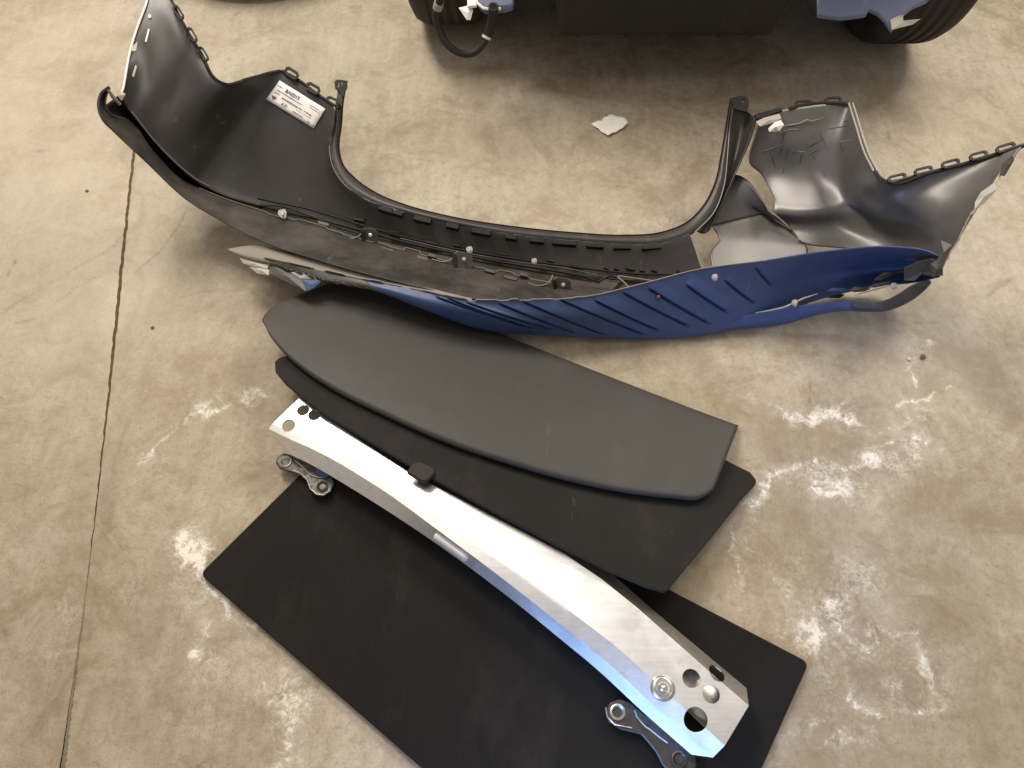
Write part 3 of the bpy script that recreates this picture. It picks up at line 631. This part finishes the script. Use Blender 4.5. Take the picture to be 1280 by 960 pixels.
shard('torn_flap', [(1226, 240, .415), (1243, 228, .422), (1247, 236, .42), (1230, 255, .412), (1218, 262, .405), (1219, 252, .41)], M['torn'], crumple=.008)
shard('torn_flap', [(1252, 206, .432), (1266, 194, .438), (1268, 200, .435), (1256, 220, .428), (1250, 218, .428)], M['grey'], crumple=.006)
shard('torn_flap', [(1176, 300, .392), (1190, 306, .392), (1182, 325, .388), (1172, 332, .385)], M['grey'], crumple=.006)
# grey lower valance, its bent hook end
VO = [(136, 108, .43), (126, 116, .428), (122, 134, .418), (128, 150, .40), (143, 166, .365), (180, 200, .285), (238, 253, .175), (268, 271, .150), (330, 303, .142), (400, 326, .142), (480, 348, .142), (560, 367, .138), (620, 378, .132), (700, 384, .12), (760, 384, .11)]
VI = [(137, 110, .43), (133, 118, .42), (132, 132, .405), (140, 143, .385), (160, 149, .35), (192, 190, .265), (236, 229, .140), (268, 243, .100), (330, 264, .075), (400, 284, .064), (480, 305, .056), (560, 325, .052), (620, 339, .050), (700, 354, .050), (760, 366, .055)]
vm = [tuple(np.array(a) * .45 + np.array(b) * .55 + np.array([0, 0, -.008])) for a, b in zip(VO, VI)]
vm[0] = tuple(np.array(vm[0]) + np.array([0, 0, .008])); vm2 = [tuple(np.array(a) * .92 + np.array(b) * .08 + np.array([0, 0, .002])) for a, b in zip(VO, VI)]
GV = smoothg(loft([VO, vm2, vm, VI], 220, 16), 2)
GV[-1, 70:, 1] += np.repeat(rng.choice([0, 0, -2.5, 1.5], 25), 6)
shell('valance_strip', GV, M['grey'], bp, 0.003)
tube('valance_edge', [at(x, y, z + .002) for x, y, z in GV[-1, 60:200:1]], 0.0014, M['tan'], bp, 5)
tube('seam_wire', [at(x, y, z + .012) for x, y, z in spline(np.array([(165, 140, .36), (195, 178, .27), (225, 208, .185), (250, 227, .125), (262, 233, .1)]), 30)], 0.0022, M['tan'], bp, 6)
shard('broken_tab', [(150, 112, .425), (157, 118, .42), (152, 126, .415), (147, 120, .42)], M['torn'], crumple=.004)
shard('broken_tab', [(134, 112, .43), (137, 112, .43), (152, 130, .405), (150, 132, .40), (140, 122, .41)], M['tan'], crumple=.002)
cA = spline(np.array(VI)[2:], 90); cB = spline(np.array(B)[:21], 90); cA[:, 2] -= .006; cB[:, 2] -= .006; cA[20:, 1] += 2; cB[20:, 1] -= 2
cB[:, 0] = cB[:, 0]
cM = cA * .5 + cB * .5; cM[:, 2] -= np.concatenate([np.full(25, .02), np.full(65, .004)])
GC = smoothg(loft([cA, cM, cB], 120, 8), 1)
shell('seam_channel', GC[:, :42], M['black2'], bp, 0.003); shell('rail_bed', GC[:, 41:], M['grey'], bp, 0.003)
# rails and wiring along the inside
for off, r, dz, lst in ((0, .0030, .012, [(322, 248), (345, 253), (372, 258), (405, 267), (450, 281), (500, 295), (560, 309), (640, 323), (720, 334), (790, 342), (870, 343)]),
                        (1, .0036, .012, [(405, 276), (470, 293), (510, 304), (560, 315), (640, 330), (700, 340), (742, 348), (752, 350)]),
                        (2, .0024, .010, [(320, 257), (350, 258), (385, 269), (420, 283), (450, 293)])):
    tube('seal_rail', [at(x, y, surf_z(x, min(y, 349)) + dz) for x, y in spline(np.array(lst, float), 70)], r, M['black2'], bp, 6)
tube('rail_highlight_edge', [at(x, y, surf_z(x, min(y, 349)) + .014) for x, y in spline(np.array([(500, 298), (560, 312), (640, 326.5), (720, 338), (745, 344)], float), 60)], 0.0022, M['grey'], bp, 6)
for x, y, L in [(448, 274, 14), (492, 289, 15), (540, 302, 15), (571, 306, 9), (628, 317, 12), (688, 325, 9), (720, 331, 16), (758, 334, 6), (771, 335, 6), (788, 335, 12), (803, 337, 6), (818, 337, 7), (849, 338, 5), (857, 338, 4), (865, 338, 5)]:
    P = [at(x + a * L / 2, y + c + a * L * .1, surf_z(x, y) + .008) for a, c in ((-1, -1.6), (1, -1.6), (1, 1.6), (-1, 1.6))]
    prism('clip_housing', P, M['black2'], bp, 0.007, 0.001)
# upright brackets with hole
def bracket(x, y, wd, hh, z, dark):
    pts = [(x - wd/2, y + hh, z - .03), (x - wd/2, y + 3, z + .005), (x - wd/2 + 4, y, z + .008), (x + wd/2 - 3, y + 2, z + .008), (x + wd/2, y + 6, z + .004), (x + wd/2, y + hh + 3, z - .03)]
    b = prism('bracket', [at(*p) for p in pts], M['grey'], bp, 0.012, 0.002, down=(-.5, .5, -.7))
    revolve('bracket_bolt', [(.0055, -.001), (.005, .003), (.002, .004), (.0002, .004)], at(x + 1, y + 10, z + .006), (0, -.5, .8), M['steel'] if not dark else M['torn'], b, 12)
    prism('bracket_side', [at(*p) for p in [(x - wd/2 - 1, y + 4, z + .006), (x - wd/2 + 4, y + 5, z + .006), (x - wd/2 + 4, y + hh - 4, z - .02), (x - wd/2 + 1, y + hh, z - .02)]], M['black2'], b, 0.003)
bracket(462, 284, 20, 26, .075, 0); bracket(579, 314, 24, 32, .075, 1); bracket(703, 346, 22, 24, .075, 1)
tube('bracket_loop', [at(x, y, z) for x, y, z in [(735, 348, .06), (742, 350, .06), (748, 352, .06), (754, 349, .062), (762, 345, .065), (772, 347, .065)]], .003, M['black2'], bp, 6)
tube('bracket_loop', [at(x, y, z) for x, y, z in [(772, 346, .075), (779, 352, .09), (786, 359, .10)]], .0022, M['tan'], bp, 6)
tube('bracket_loop', [at(x, y, z) for x, y, z in [(773, 345, .075), (795, 348, .08), (815, 351, .09)]], .0022, M['tan'], bp, 6)
# curled tabs along the valance edge
for x, y in [(440, 296), (556, 325), (676, 355)]:
    tube('curled_tab', [at(x + a, y + c, .062 + dz) for a, c, dz in [(-16, -1, 0), (-6, 2, .001), (2, 2, .002), (9, -1, .004), (13, -6, .008), (15, -11, .01)]], .0018, M['tan'], bp, 6)
for x, y, L in [(404, 279, 14), (372, 281, 10), (484, 312, 16), (528, 322, 14), (540, 319, 10), (612, 338, 12), (638, 347, 16), (655, 343, 10)]:
    prism('clip_housing', [at(x + a * L / 2, y + c + a * L * .12, .064) for a, c in ((-1, -2), (1, -2), (1, 2), (-1, 2))], M['grey'], bp, 0.008, 0.001)
# bright metal spring clips
def clip(x, y, z, s=1.0):
    c = prism('spring_clip', [at(x + a * s, y + b * s, z + h) for a, b, h in ((-4, -5, .006), (3, -6, .006), (5, -2, .006), (4, 5, 0), (1, 6, 0), (-3, 4, 0), (-6, 1, 0), (-6, -3, .004))], M['torn'], bp, 0.006, 0.0015)
    prism('clip_tongue', [at(x + a * s, y + b * s, z + .009) for a, b in ((-2, -3), (2, -3), (1, 2), (-1, 2))], M['torn'], c, 0.003, 0.0008)
clip(353, 267, .085, 1.0); clip(587, 312, .075, .75); clip(668, 326, .07, .65); clip(894, 346, .175, .7)

# blue ribbed lower lip
LT = [(330, 322, 0.13), (400, 338, 0.133), (452, 349, 0.139), (520, 362, 0.144), (590, 376, 0.148), (660, 375, 0.149), (735, 371, 0.148), (800, 356, 0.15), (870, 338, 0.157), (950, 327, 0.172), (1040, 314, 0.205), (1110, 309, 0.245), (1160, 315, 0.28), (1176, 322, 0.29)]
LC = [(345, 331, 0.125), (405, 347, 0.13), (460, 357, 0.138), (530, 376, 0.138), (596, 393, 0.124), (665, 396, 0.115), (740, 396, 0.105), (805, 386, 0.1), (872, 374, 0.103), (950, 362, 0.1), (1035, 343, 0.085), (1105, 333, 0.09), (1156, 333, 0.13), (1176, 333, 0.17)]
LBm = [(360, 338, 0.121), (410, 352, 0.127), (468, 364, 0.128), (538, 390, 0.107), (600, 411, 0.07), (670, 418, 0.045), (745, 422, 0.028), (812, 422, 0.02), (880, 417, 0.022), (950, 400, 0.03), (1030, 372, 0.048), (1100, 357, 0.08), (1150, 352, 0.13), (1174, 346, 0.17)]
LU = [(370, 336, 0.11), (415, 350, 0.115), (475, 362, 0.113), (545, 388, 0.08), (604, 408, 0.032), (672, 413, 0.014), (745, 415, 0.006), (812, 414, 0.002), (880, 410, 0.003), (952, 394, 0.015), (1032, 366, 0.02), (1100, 352, 0.04), (1150, 346, 0.085), (1174, 342, 0.135)]
GB = loft([LT, LC, LBm, LU], 640, 90)
RIBS = [((551, 372), (648, 404)), ((566, 374), (660, 407)), ((588, 378), (684, 409)), ((628, 380), (714, 413)), ((657, 377), (748, 414)), ((702, 374), (796, 413)), ((747, 376), (818, 409)), ((782, 366), (855, 403)), ((814, 361), (882, 400)), ((860, 356), (907, 387)), ((908, 350), (942, 376)), ((946, 333), (966, 356))]
X, Yp = GB[..., 0], GB[..., 1]; dzr = np.zeros(X.shape)
for (x0, y0), (x1, y1) in RIBS:
    x0, y0, x1, y1 = x0 - (x1 - x0) * .06, y0 - (y1 - y0) * .06, x1 + (x1 - x0) * .14, y1 + (y1 - y0) * .14
    L = math.hypot(x1 - x0, y1 - y0); tx, ty = (x1 - x0) / L, (y1 - y0) / L
    a = (X - x0) * tx + (Yp - y0) * ty; d = (X - x0) * (-ty) + (Yp - y0) * tx        # d>0 : below the rib line
    bow = 1.2 * (1 - (2 * a / L - 1) ** 2); d = d - np.clip(bow, 0, 1.2)
    along = np.clip(a / 6, 0, 1) * np.clip((L - a) / 10, 0, 1)
    wd = 9.0 if x0 < 640 else 15.0
    step = np.where(d < 0, np.clip(1 + d / wd, 0, 1), np.clip(1 - d / 1.2, 0, 1)); groove = np.exp(-((d - 1.3) / 1.05) ** 2)
    dzr += along * (0.0040 * step - 0.0070 * groove)
dzr += 0.0015 * np.sin(X / 31) * np.sin(Yp / 13)
GB2 = GB.copy(); WB = at_grid(GB2); WB[..., 2] += dzr * .8; WB[..., 1] -= dzr * .8
jag = np.repeat(rng.choice([0, 0, .006, -.004, .003], 64), 10)[:640]; WB[0, :300, 2] += jag[:300] * .8
NB0 = 92
rg = (4 * np.sin(np.linspace(0, 20, 90)) + rng.normal(0, 1.2, 90)).astype(int)
lip = shell('lower_lip', WB[:, NB0:], M['blue'], bp, 0.0035, -1, world=True, sharp=30)
WD = WB[:, :NB0+1].copy(); WD[40:, :, 2] += (0.006 * np.sin(np.arange(NB0 + 1) * .55) * np.linspace(1, .2, NB0 + 1))[None, :]
shell('torn_lip_end', WD[:70], M['grey'], bp, 0.003, -1, world=True, sharp=30)
tube('lip_edge', [WB[0, i] + np.array([0, .001, .001]) for i in range(0, 640, 4)][:118], 0.0019, M['tan'], bp, 6)
# inner return of the lip, dusty flange and torn scraps at its thin end
FL1 = [(284, 311, 0.125), (310, 307, 0.127), (360, 315, 0.13), (450, 338, 0.132), (520, 356, 0.137), (590, 373, 0.144)]
FL2 = [(284, 312, 0.125), (305, 321, 0.125), (352, 331, 0.127), (450, 351, 0.13), (520, 364, 0.137), (590, 378, 0.144)]
shell('lip_flange', loft([FL1, FL2], 80, 5), M['tan'], bp, 0.003)
shard('torn_scrap', [(299, 322, 0.117), (312, 325, 0.118), (336, 331, 0.118), (334, 336, 0.116), (318, 334, 0.115), (304, 329, 0.115)], M['torn'], crumple=.004)
shard('torn_scrap', [(312, 334, 0.112), (326, 333, 0.114), (338, 338, 0.114), (336, 344, 0.112), (322, 342, 0.110)], M['torn'], crumple=.004)
shard('torn_scrap', [(338, 330, 0.118), (360, 336, 0.120), (384, 352, 0.120), (382, 364, 0.119), (358, 352, 0.116), (336, 342, 0.114)], M['grey'], crumple=.003)
shard('torn_scrap', [(362, 340, 0.122), (372, 336, 0.124), (412, 345, 0.128), (410, 350, 0.126), (376, 348, 0.122)], M['torn'], crumple=.004)
shard('torn_scrap', [(376, 349, 0.122), (404, 350, 0.126), (392, 360, 0.122), (384, 364, 0.122)], M['blue'], crumple=.004)
for x, y in [(736, 378), (595, 384), (822, 372)]:
    P = at(x, y, .115 if x != 595 else .125); revolve('lip_bolt', [(.008, -.004), (.006, .002), (.003, .004), (.0002, .004)], P + np.array([0, -.004, .006]), (0, -.6, .8), M['dark_steel'] if x < 900 else M['steel'], bp, 12)
# split lower trim under the lip at its broken end
S1 = [(900, 398, .045), (946, 392, .056), (985, 384, .075), (1020, 380, .095), (1050, 377, .11), (1080, 378, .125), (1100, 377, .14), (1120, 369, .155), (1142, 356, .175), (1158, 351, .19)]
S2 = [(905, 410, .028), (950, 404, .036), (986, 396, .055), (1022, 389, .078), (1052, 385, .095), (1082, 386, .115), (1106, 386, .13), (1130, 376, .15), (1152, 361, .17), (1163, 351, .188)]
S3 = [(910, 412, .012), (952, 409, .014), (982, 405, .03), (1022, 394, .058), (1054, 389, .078), (1084, 390, .10), (1108, 389, .12), (1134, 379, .14), (1156, 363, .165), (1164, 354, .184)]
GS = loft([S1, S2, S3], 90, 10)
nb = 54
shell('split_trim', GS[:, :nb+1], M['blue'], bp, 0.0035)
shell('split_trim', GS[:, nb:], M['grey'], bp, 0.0035)
tube('split_edge', [at(x, y, z) for x, y, z in [(944, 391, .062), (962, 388, .068), (980, 384, .08), (992, 379, .09), (1004, 373, .10), (1022, 367, .11)]], [.001, .002, .0024, .0028, .0026, .001], M['torn'], bp, 6)
clip(994, 378, .10, .7); clip(1118, 357, .17, .7)
tube('split_edge', [at(x, y, z) for x, y, z in [(1068, 369, .13), (1090, 363, .145), (1112, 357, .16)]], [.001, .0018, .001], M['tan'], bp, 6)
for k in range(9):
    f_ = random.random(); x = 1010 + 150 * f_; y = 379 - 42 * f_ + random.uniform(-10, 5); z = .085 + .135 * f_; L = random.uniform(18, 36); a = random.gauss(-.27, .12); h = random.uniform(2, 4)
    ca, sa = math.cos(a), math.sin(a)
    pts = [(x + (u * ca - v * sa), y + (u * sa + v * ca), z + dz) for u, v, dz in ((-L/2, 0, 0), (-L/5, -h * random.uniform(.5, 1), .004), (L/4, -h * random.uniform(.3, .8), .007), (L/2, random.uniform(-1, 1), .002), (L/6, h * random.uniform(.4, 1), 0), (-L/4, h * random.uniform(.2, .8), -.003))]
    shard('torn_scrap', pts, M[['black', 'blue', 'black2', 'grey', 'black'][k % 5]], .0025, random.uniform(-.004, .008))
shard('end_stub', [(1130, 334, .235), (1150, 326, .26), (1165, 323, .28), (1176, 328, .29), (1177, 342, .27), (1166, 346, .255), (1152, 343, .23), (1143, 351, .215), (1130, 350, .205)], M['black'], .004, -.012)
shard('end_stub', [(1164, 330, .29), (1172, 326, .30), (1178, 331, .30), (1178, 344, .28), (1170, 341, .28), (1166, 346, .275)], M['grey'], .004, .006)

# part label on the far wing
LC4 = [np.array(p, float) for p in [(349.5, 100.5), (406.5, 136), (392, 160.5), (332.5, 124)]]
def lab(a, b, up):
    p = LC4[0] * (1-a) * (1-b) + LC4[1] * a * (1-b) + LC4[2] * a * b + LC4[3] * (1-a) * b
    return on(p[0], p[1], up)
WL = np.array([[lab(a, b, .0045) for a in np.linspace(0, 1, 13)] for b in np.linspace(0, 1, 7)])
st = shell('label_sticker', WL, M['label'], bp, 0.0004, -1, world=True)
def printing(text, a0, b0, height, bold=False):     # height as a fraction of the label's height
    cu = bpy.data.curves.new('print', 'FONT'); cu.body = text; cu.size = 1.0
    if bold: cu.offset = 0.02
    to = bpy.data.objects.new('print', cu); COL.objects.link(to); bpy.context.view_layer.update()
    me = bpy.data.meshes.new_from_object(to.evaluated_get(bpy.context.evaluated_depsgraph_get())); bpy.data.objects.remove(to)
    for v in me.vertices:
        v.co = Vector(lab(a0 + v.co.x * height * 0.42, b0 - v.co.y * height, .0058))
    link('print', me, M['ink'], st, smooth=False)
printing('BA021S', 0.20, 0.30, 0.22, True)
printing('A,D', 0.27, 0.86, 0.17, True)
bm = bmesh.new()
def bar(a0, a1, b0, b1):
    v = [bm.verts.new(Vector(lab(a, b, .0058))) for a, b in ((a0, b0), (a1, b0), (a1, b1), (a0, b1))]; bm.faces.new(v)
for (b0, a0, a1, hgt) in [(.40, .06, .60, .045), (.53, .06, .16, .05), (.58, .22, .85, .055), (.70, .55, .85, .025), (.84, .52, .74, .05), (.20, .72, .92, .025), (.30, .74, .96, .03), (.22, .03, .12, .04), (.88, .84, .88, .05), (.90, .95, .98, .05)]:
    a = a0
    while a < a1:
        L = random.uniform(.008, .03); bar(a, min(a + L, a1), b0 - hgt / 2 * random.uniform(.7, 1.1), b0 + hgt / 2); a += L + random.uniform(.004, .010)
# small T-shaped maker's mark
for q in ((.05, .15, .70, .73), (.085, .115, .73, .86), (.06, .08, .74, .80), (.12, .14, .74, .80)): bar(*q)
me = bpy.data.meshes.new('print_lines'); bm.to_mesh(me); bm.free(); link('print_lines', me, M['ink'], st, smooth=False)

# ------------------------------------------------------------------ parked car whose underside shows at the top edge
car = thing('parked_car', 'blue car without its bumper, only dark underside and tyre bottoms visible at the top edge', 'car', (0.6, 3.0, 0))
def box(name, x0, x1, y0, y1, z0, z1, mat, parent, bev=0.02, taper=0.0):
    bm = bmesh.new(); bmesh.ops.create_cube(bm, size=1)
    for v in bm.verts:
        tz = taper * (0.5 - v.co.z)
        v.co = Vector(((x0 + x1) / 2 + v.co.x * (x1 - x0) * (1 - tz), (y0 + y1) / 2 + v.co.y * (y1 - y0) , z0 + (v.co.z + .5) * (z1 - z0)))
    if bev: bmesh.ops.bevel(bm, geom=bm.edges[:], offset=bev, segments=3, affect='EDGES', profile=.5)
    me = bpy.data.meshes.new(name); bm.to_mesh(me); bm.free()
    return link(name, me, mat, parent, sharp=40)
# body shell: lofted cross-sections from tail to nose
secs = []
for y, zb, zt, hw, ht in [(2.03, .48, .78, .62, .55), (2.08, .42, .92, .74, .60), (2.25, .36, 1.06, .84, .62), (2.8, .34, 1.22, .90, .60), (3.6, .32, 1.42, .92, .58), (4.4, .32, 1.38, .92, .58), (5.2, .32, 1.02, .91, .60), (5.9, .33, .90, .86, .62), (6.3, .38, .74, .70, .50)]:
    zm = zb + (zt - zb) * .55
    secs.append([(0.6 + s * a, y, z) for s, a, z in [(0, 0, zb), (-1, hw * .8, zb), (-1, hw * .96, zb + .05), (-1, hw, zm * .75 + zb * .25), (-1, hw * .97, zm), (-1, ht, zt - .05), (-1, ht * .7, zt), (0, 0, zt + .01), (1, ht * .7, zt), (1, ht, zt - .05), (1, hw * .97, zm), (1, hw, zm * .75 + zb * .25), (1, hw * .96, zb + .05), (1, hw * .8, zb)]])
me = grid_mesh('body', np.array(secs), closed=True)
bm = bmesh.new(); bm.from_mesh(me); bm.verts.ensure_lookup_table(); k = 14
bm.faces.new([bm.verts[i] for i in range(k)]); bm.faces.new([bm.verts[len(bm.verts) - k + i] for i in range(k)]); bmesh.ops.recalc_face_normals(bm, faces=bm.faces); bm.to_mesh(me); bm.free()
body = link('body', me, M['carblue'], car, sharp=50)
# underbody tray and floor
box('underbody_tray', .115, .80, 1.99, 3.6, .205, .42, M['under'], car, .03, .06)
box('underbody_floor', -.22, 1.42, 2.12, 6.0, .24, .40, M['under'], car, .03)
for xx in (.20, .34, .48, .62, .72): box('tray_rib', xx - .006, xx + .006, 2.01, 2.5, .198, .21, M['under'], car, .002)
box('rear_crossmember', -.05, 1.25, 2.03, 2.2, .34, .46, M['under'], car, .02)
def wheel(cx, cy, parent, r=.345, wd=.24):
    p = [(r * .62, -wd/2 + .02), (r * .70, -wd/2), (r * .86, -wd/2 - .004), (r * .95, -wd/2 + .012), (r * .99, -wd/2 + .035), (r, -wd/2 + .06)]
    for k in range(4):
        x = -wd/2 + .07 + k * (wd - .14) / 3
        p += [(r, x - .012), (r - .0035, x - .009), (r - .0035, x + .005), (r, x + .008)]
    p += [(r, wd/2 - .06), (r * .99, wd/2 - .035), (r * .95, wd/2 - .012), (r * .86, wd/2 + .004), (r * .70, wd/2), (r * .62, wd/2 - .02)]
    ty = revolve('tyre', p, (cx, cy, r), (1, 0, 0), M['rubber'], parent, 64)
    revolve('rim', [(r * .63, -wd/2 + .02), (r * .58, -wd/2 + .05), (r * .25, -wd/2 + .06), (r * .22, wd/2 - .05), (r * .58, wd/2 - .04), (r * .63, wd/2 - .02)], (cx, cy, r), (1, 0, 0), M['dark_steel'], ty, 32)
wheel(-.205, 2.47, car); wheel(1.25, 2.37, car)
wheel(-.20, 5.3, car); wheel(1.40, 5.3, car)
box('rear_window', .15, 1.05, 2.35, 2.75, 1.13, 1.20, M['glass'], car, .01)
# blue sills and hanging bits
prism('body_flange', [at(x, y, z) for x, y, z in [(596, -12, .36), (644, -12, .36), (642, 6, .345), (632, 9, .34), (606, 11, .335), (598, 4, .345)]], M['carblue'], car, .02, .006)
tube('flange_seal', [at(x, y, .345) for x, y in [(594, -6), (597, 4), (604, 10), (614, 12), (626, 11)]], .004, M['white'], car, 6)
prism('body_flange', [at(x, y, z) for x, y, z in [(1021, -14, .37), (1172, -14, .37), (1160, 0, .355), (1142, 8, .345), (1129, 18, .335), (1115, 38, .315), (1107, 25, .325), (1098, 16, .335), (1087, 11, .34), (1083, 18, .333), (1052, 22, .33), (1022, 18, .335)]], M['carblue'], car, .012, .003)
shard('body_bracket', [(1114, 38, .318), (1112, 26, .325), (1128, 18, .332), (1128, 26, .325), (1150, 24, .322), (1140, 31, .315), (1124, 35, .316)], M['torn'], .004, 0, car)
shard('body_bracket', [(574, 11, .33), (588, 8, .335), (591, 14, .33), (588, 25, .315), (584, 25, .315)], M['white'], .005, .004, car)
prism('body_bracket', [at(x, y, .35) for x, y in [(584, -8), (595, -8), (596, 6), (584, 7)]], M['paper'], car, .01, .003)
# hanging cable loop
cl = spline(np.array([(556, -14, .42), (548, 6, .36), (545, 22, .32), (551, 42, .28), (563, 59, .25), (577, 67, .235), (590, 67, .235), (602, 57, .25), (610, 42, .275), (615, 26, .31), (617, 8, .36)], float), 48)
cab = tube('cable', [at(*p) for p in cl], 0.0105, M['rubber'], car, 10)
for i in (5, 36): 
    p = at(*cl[i]); q = at(*cl[i + 2]); tube('cable_clip', [p, q], 0.0135, M['white'] if i == 36 else M['torn'], cab, 10)
tube('plug', [at(*cl[i]) for i in range(37, 48)], 0.0145, M['under'], cab, 10)

# loose tyre edge at the top left
tl = thing('loose_tyre', 'dark round tyre just peeking in at the top edge beside the bumper', 'tyre', (-0.93, 2.87, 0))
r0 = .405
revolve('tyre', [(r0 * .58, .02), (r0 * .7, .0), (r0 * .9, -.002), (r0 * .97, .02), (r0, .05), (r0, .07), (r0 - .006, .075), (r0 - .006, .085), (r0, .09), (r0, .15), (r0 - .006, .155), (r0 - .006, .165), (r0, .17), (r0 * .97, .215), (r0 * .9, .237), (r0 * .7, .235), (r0 * .58, .215)], (-0.93, 2.885, .003), (0, 0, 1), M['rubber'], tl, 72)

# ------------------------------------------------------------------ litter
pa = [(739, 154), (746, 151), (758, 143), (769, 142), (772, 145), (781, 147), (786, 153), (778, 161), (760, 170), (750, 163)]
pc = np.mean(pa, axis=0)
Wp = []
for s in np.linspace(0, 1, 6):
    Wp.append([at(pc[0] + (x - pc[0]) * s, pc[1] + (y - pc[1]) * s, .004 + .010 * s * (0.6 + 0.4 * math.sin(i * 1.7)) * (1 if i in (5, 6, 7, 8) else .35)) for i, (x, y) in enumerate(spline(np.array(pa + [pa[0]], float), 41, False)[:-1][::1][:40:1])])
Wp = np.array(Wp)
for j in range(6):
    i = np.arange(40); Wp[j, :, 2] = .003 + .006 * (j / 5) ** 2 * (0.5 + .5 * np.sin(i * 0.157 * 1.0 - 2.6)) + .0015 * np.sin(i * .9) * j / 5
me = grid_mesh('paper_scrap', Wp, closed=True)
if me.polygons[5].normal.z < 0: me.flip_normals()
ps = link('paper_scrap', me, M['paper'], None, sharp=60); s = ps.modifiers.new('thick', 'SOLIDIFY'); s.thickness = .0006
tag(ps, 'small torn piece of pale paper lying on concrete in front of the car', 'paper')
def pebble(x, y, r, mat, label, cat='stone'):
    bm = bmesh.new(); bmesh.ops.create_icosphere(bm, subdivisions=2, radius=r)
    P = at(x, y, 0)
    for v in bm.verts: v.co = Vector((v.co.x * random.uniform(.8, 1.15), v.co.y * random.uniform(.7, 1.1), v.co.z * random.uniform(.45, .6)))
    zmin = min(v.co.z for v in bm.verts)
    for v in bm.verts: v.co += Vector((P[0], P[1], -zmin - .0008))
    me = bpy.data.meshes.new('pebble'); bm.to_mesh(me); bm.free()
    tag(link('pebble', me, mat, None, sharp=25), label, cat)
pebble(1136, 449, .0062, M['palestone'], 'tiny pale cream chip on the concrete, next to a dark chip')
pebble(1153, 447, .0075, M['stone'], 'tiny dark grey chip on the concrete, next to a pale chip')
pebble(191, 410, .005, M['stone'], 'black speck on the floor between the joint line and the pointed grey cover')
pebble(109, 239, .005, M['stone'], 'black speck on the pale floor across the joint from the bumper wing')
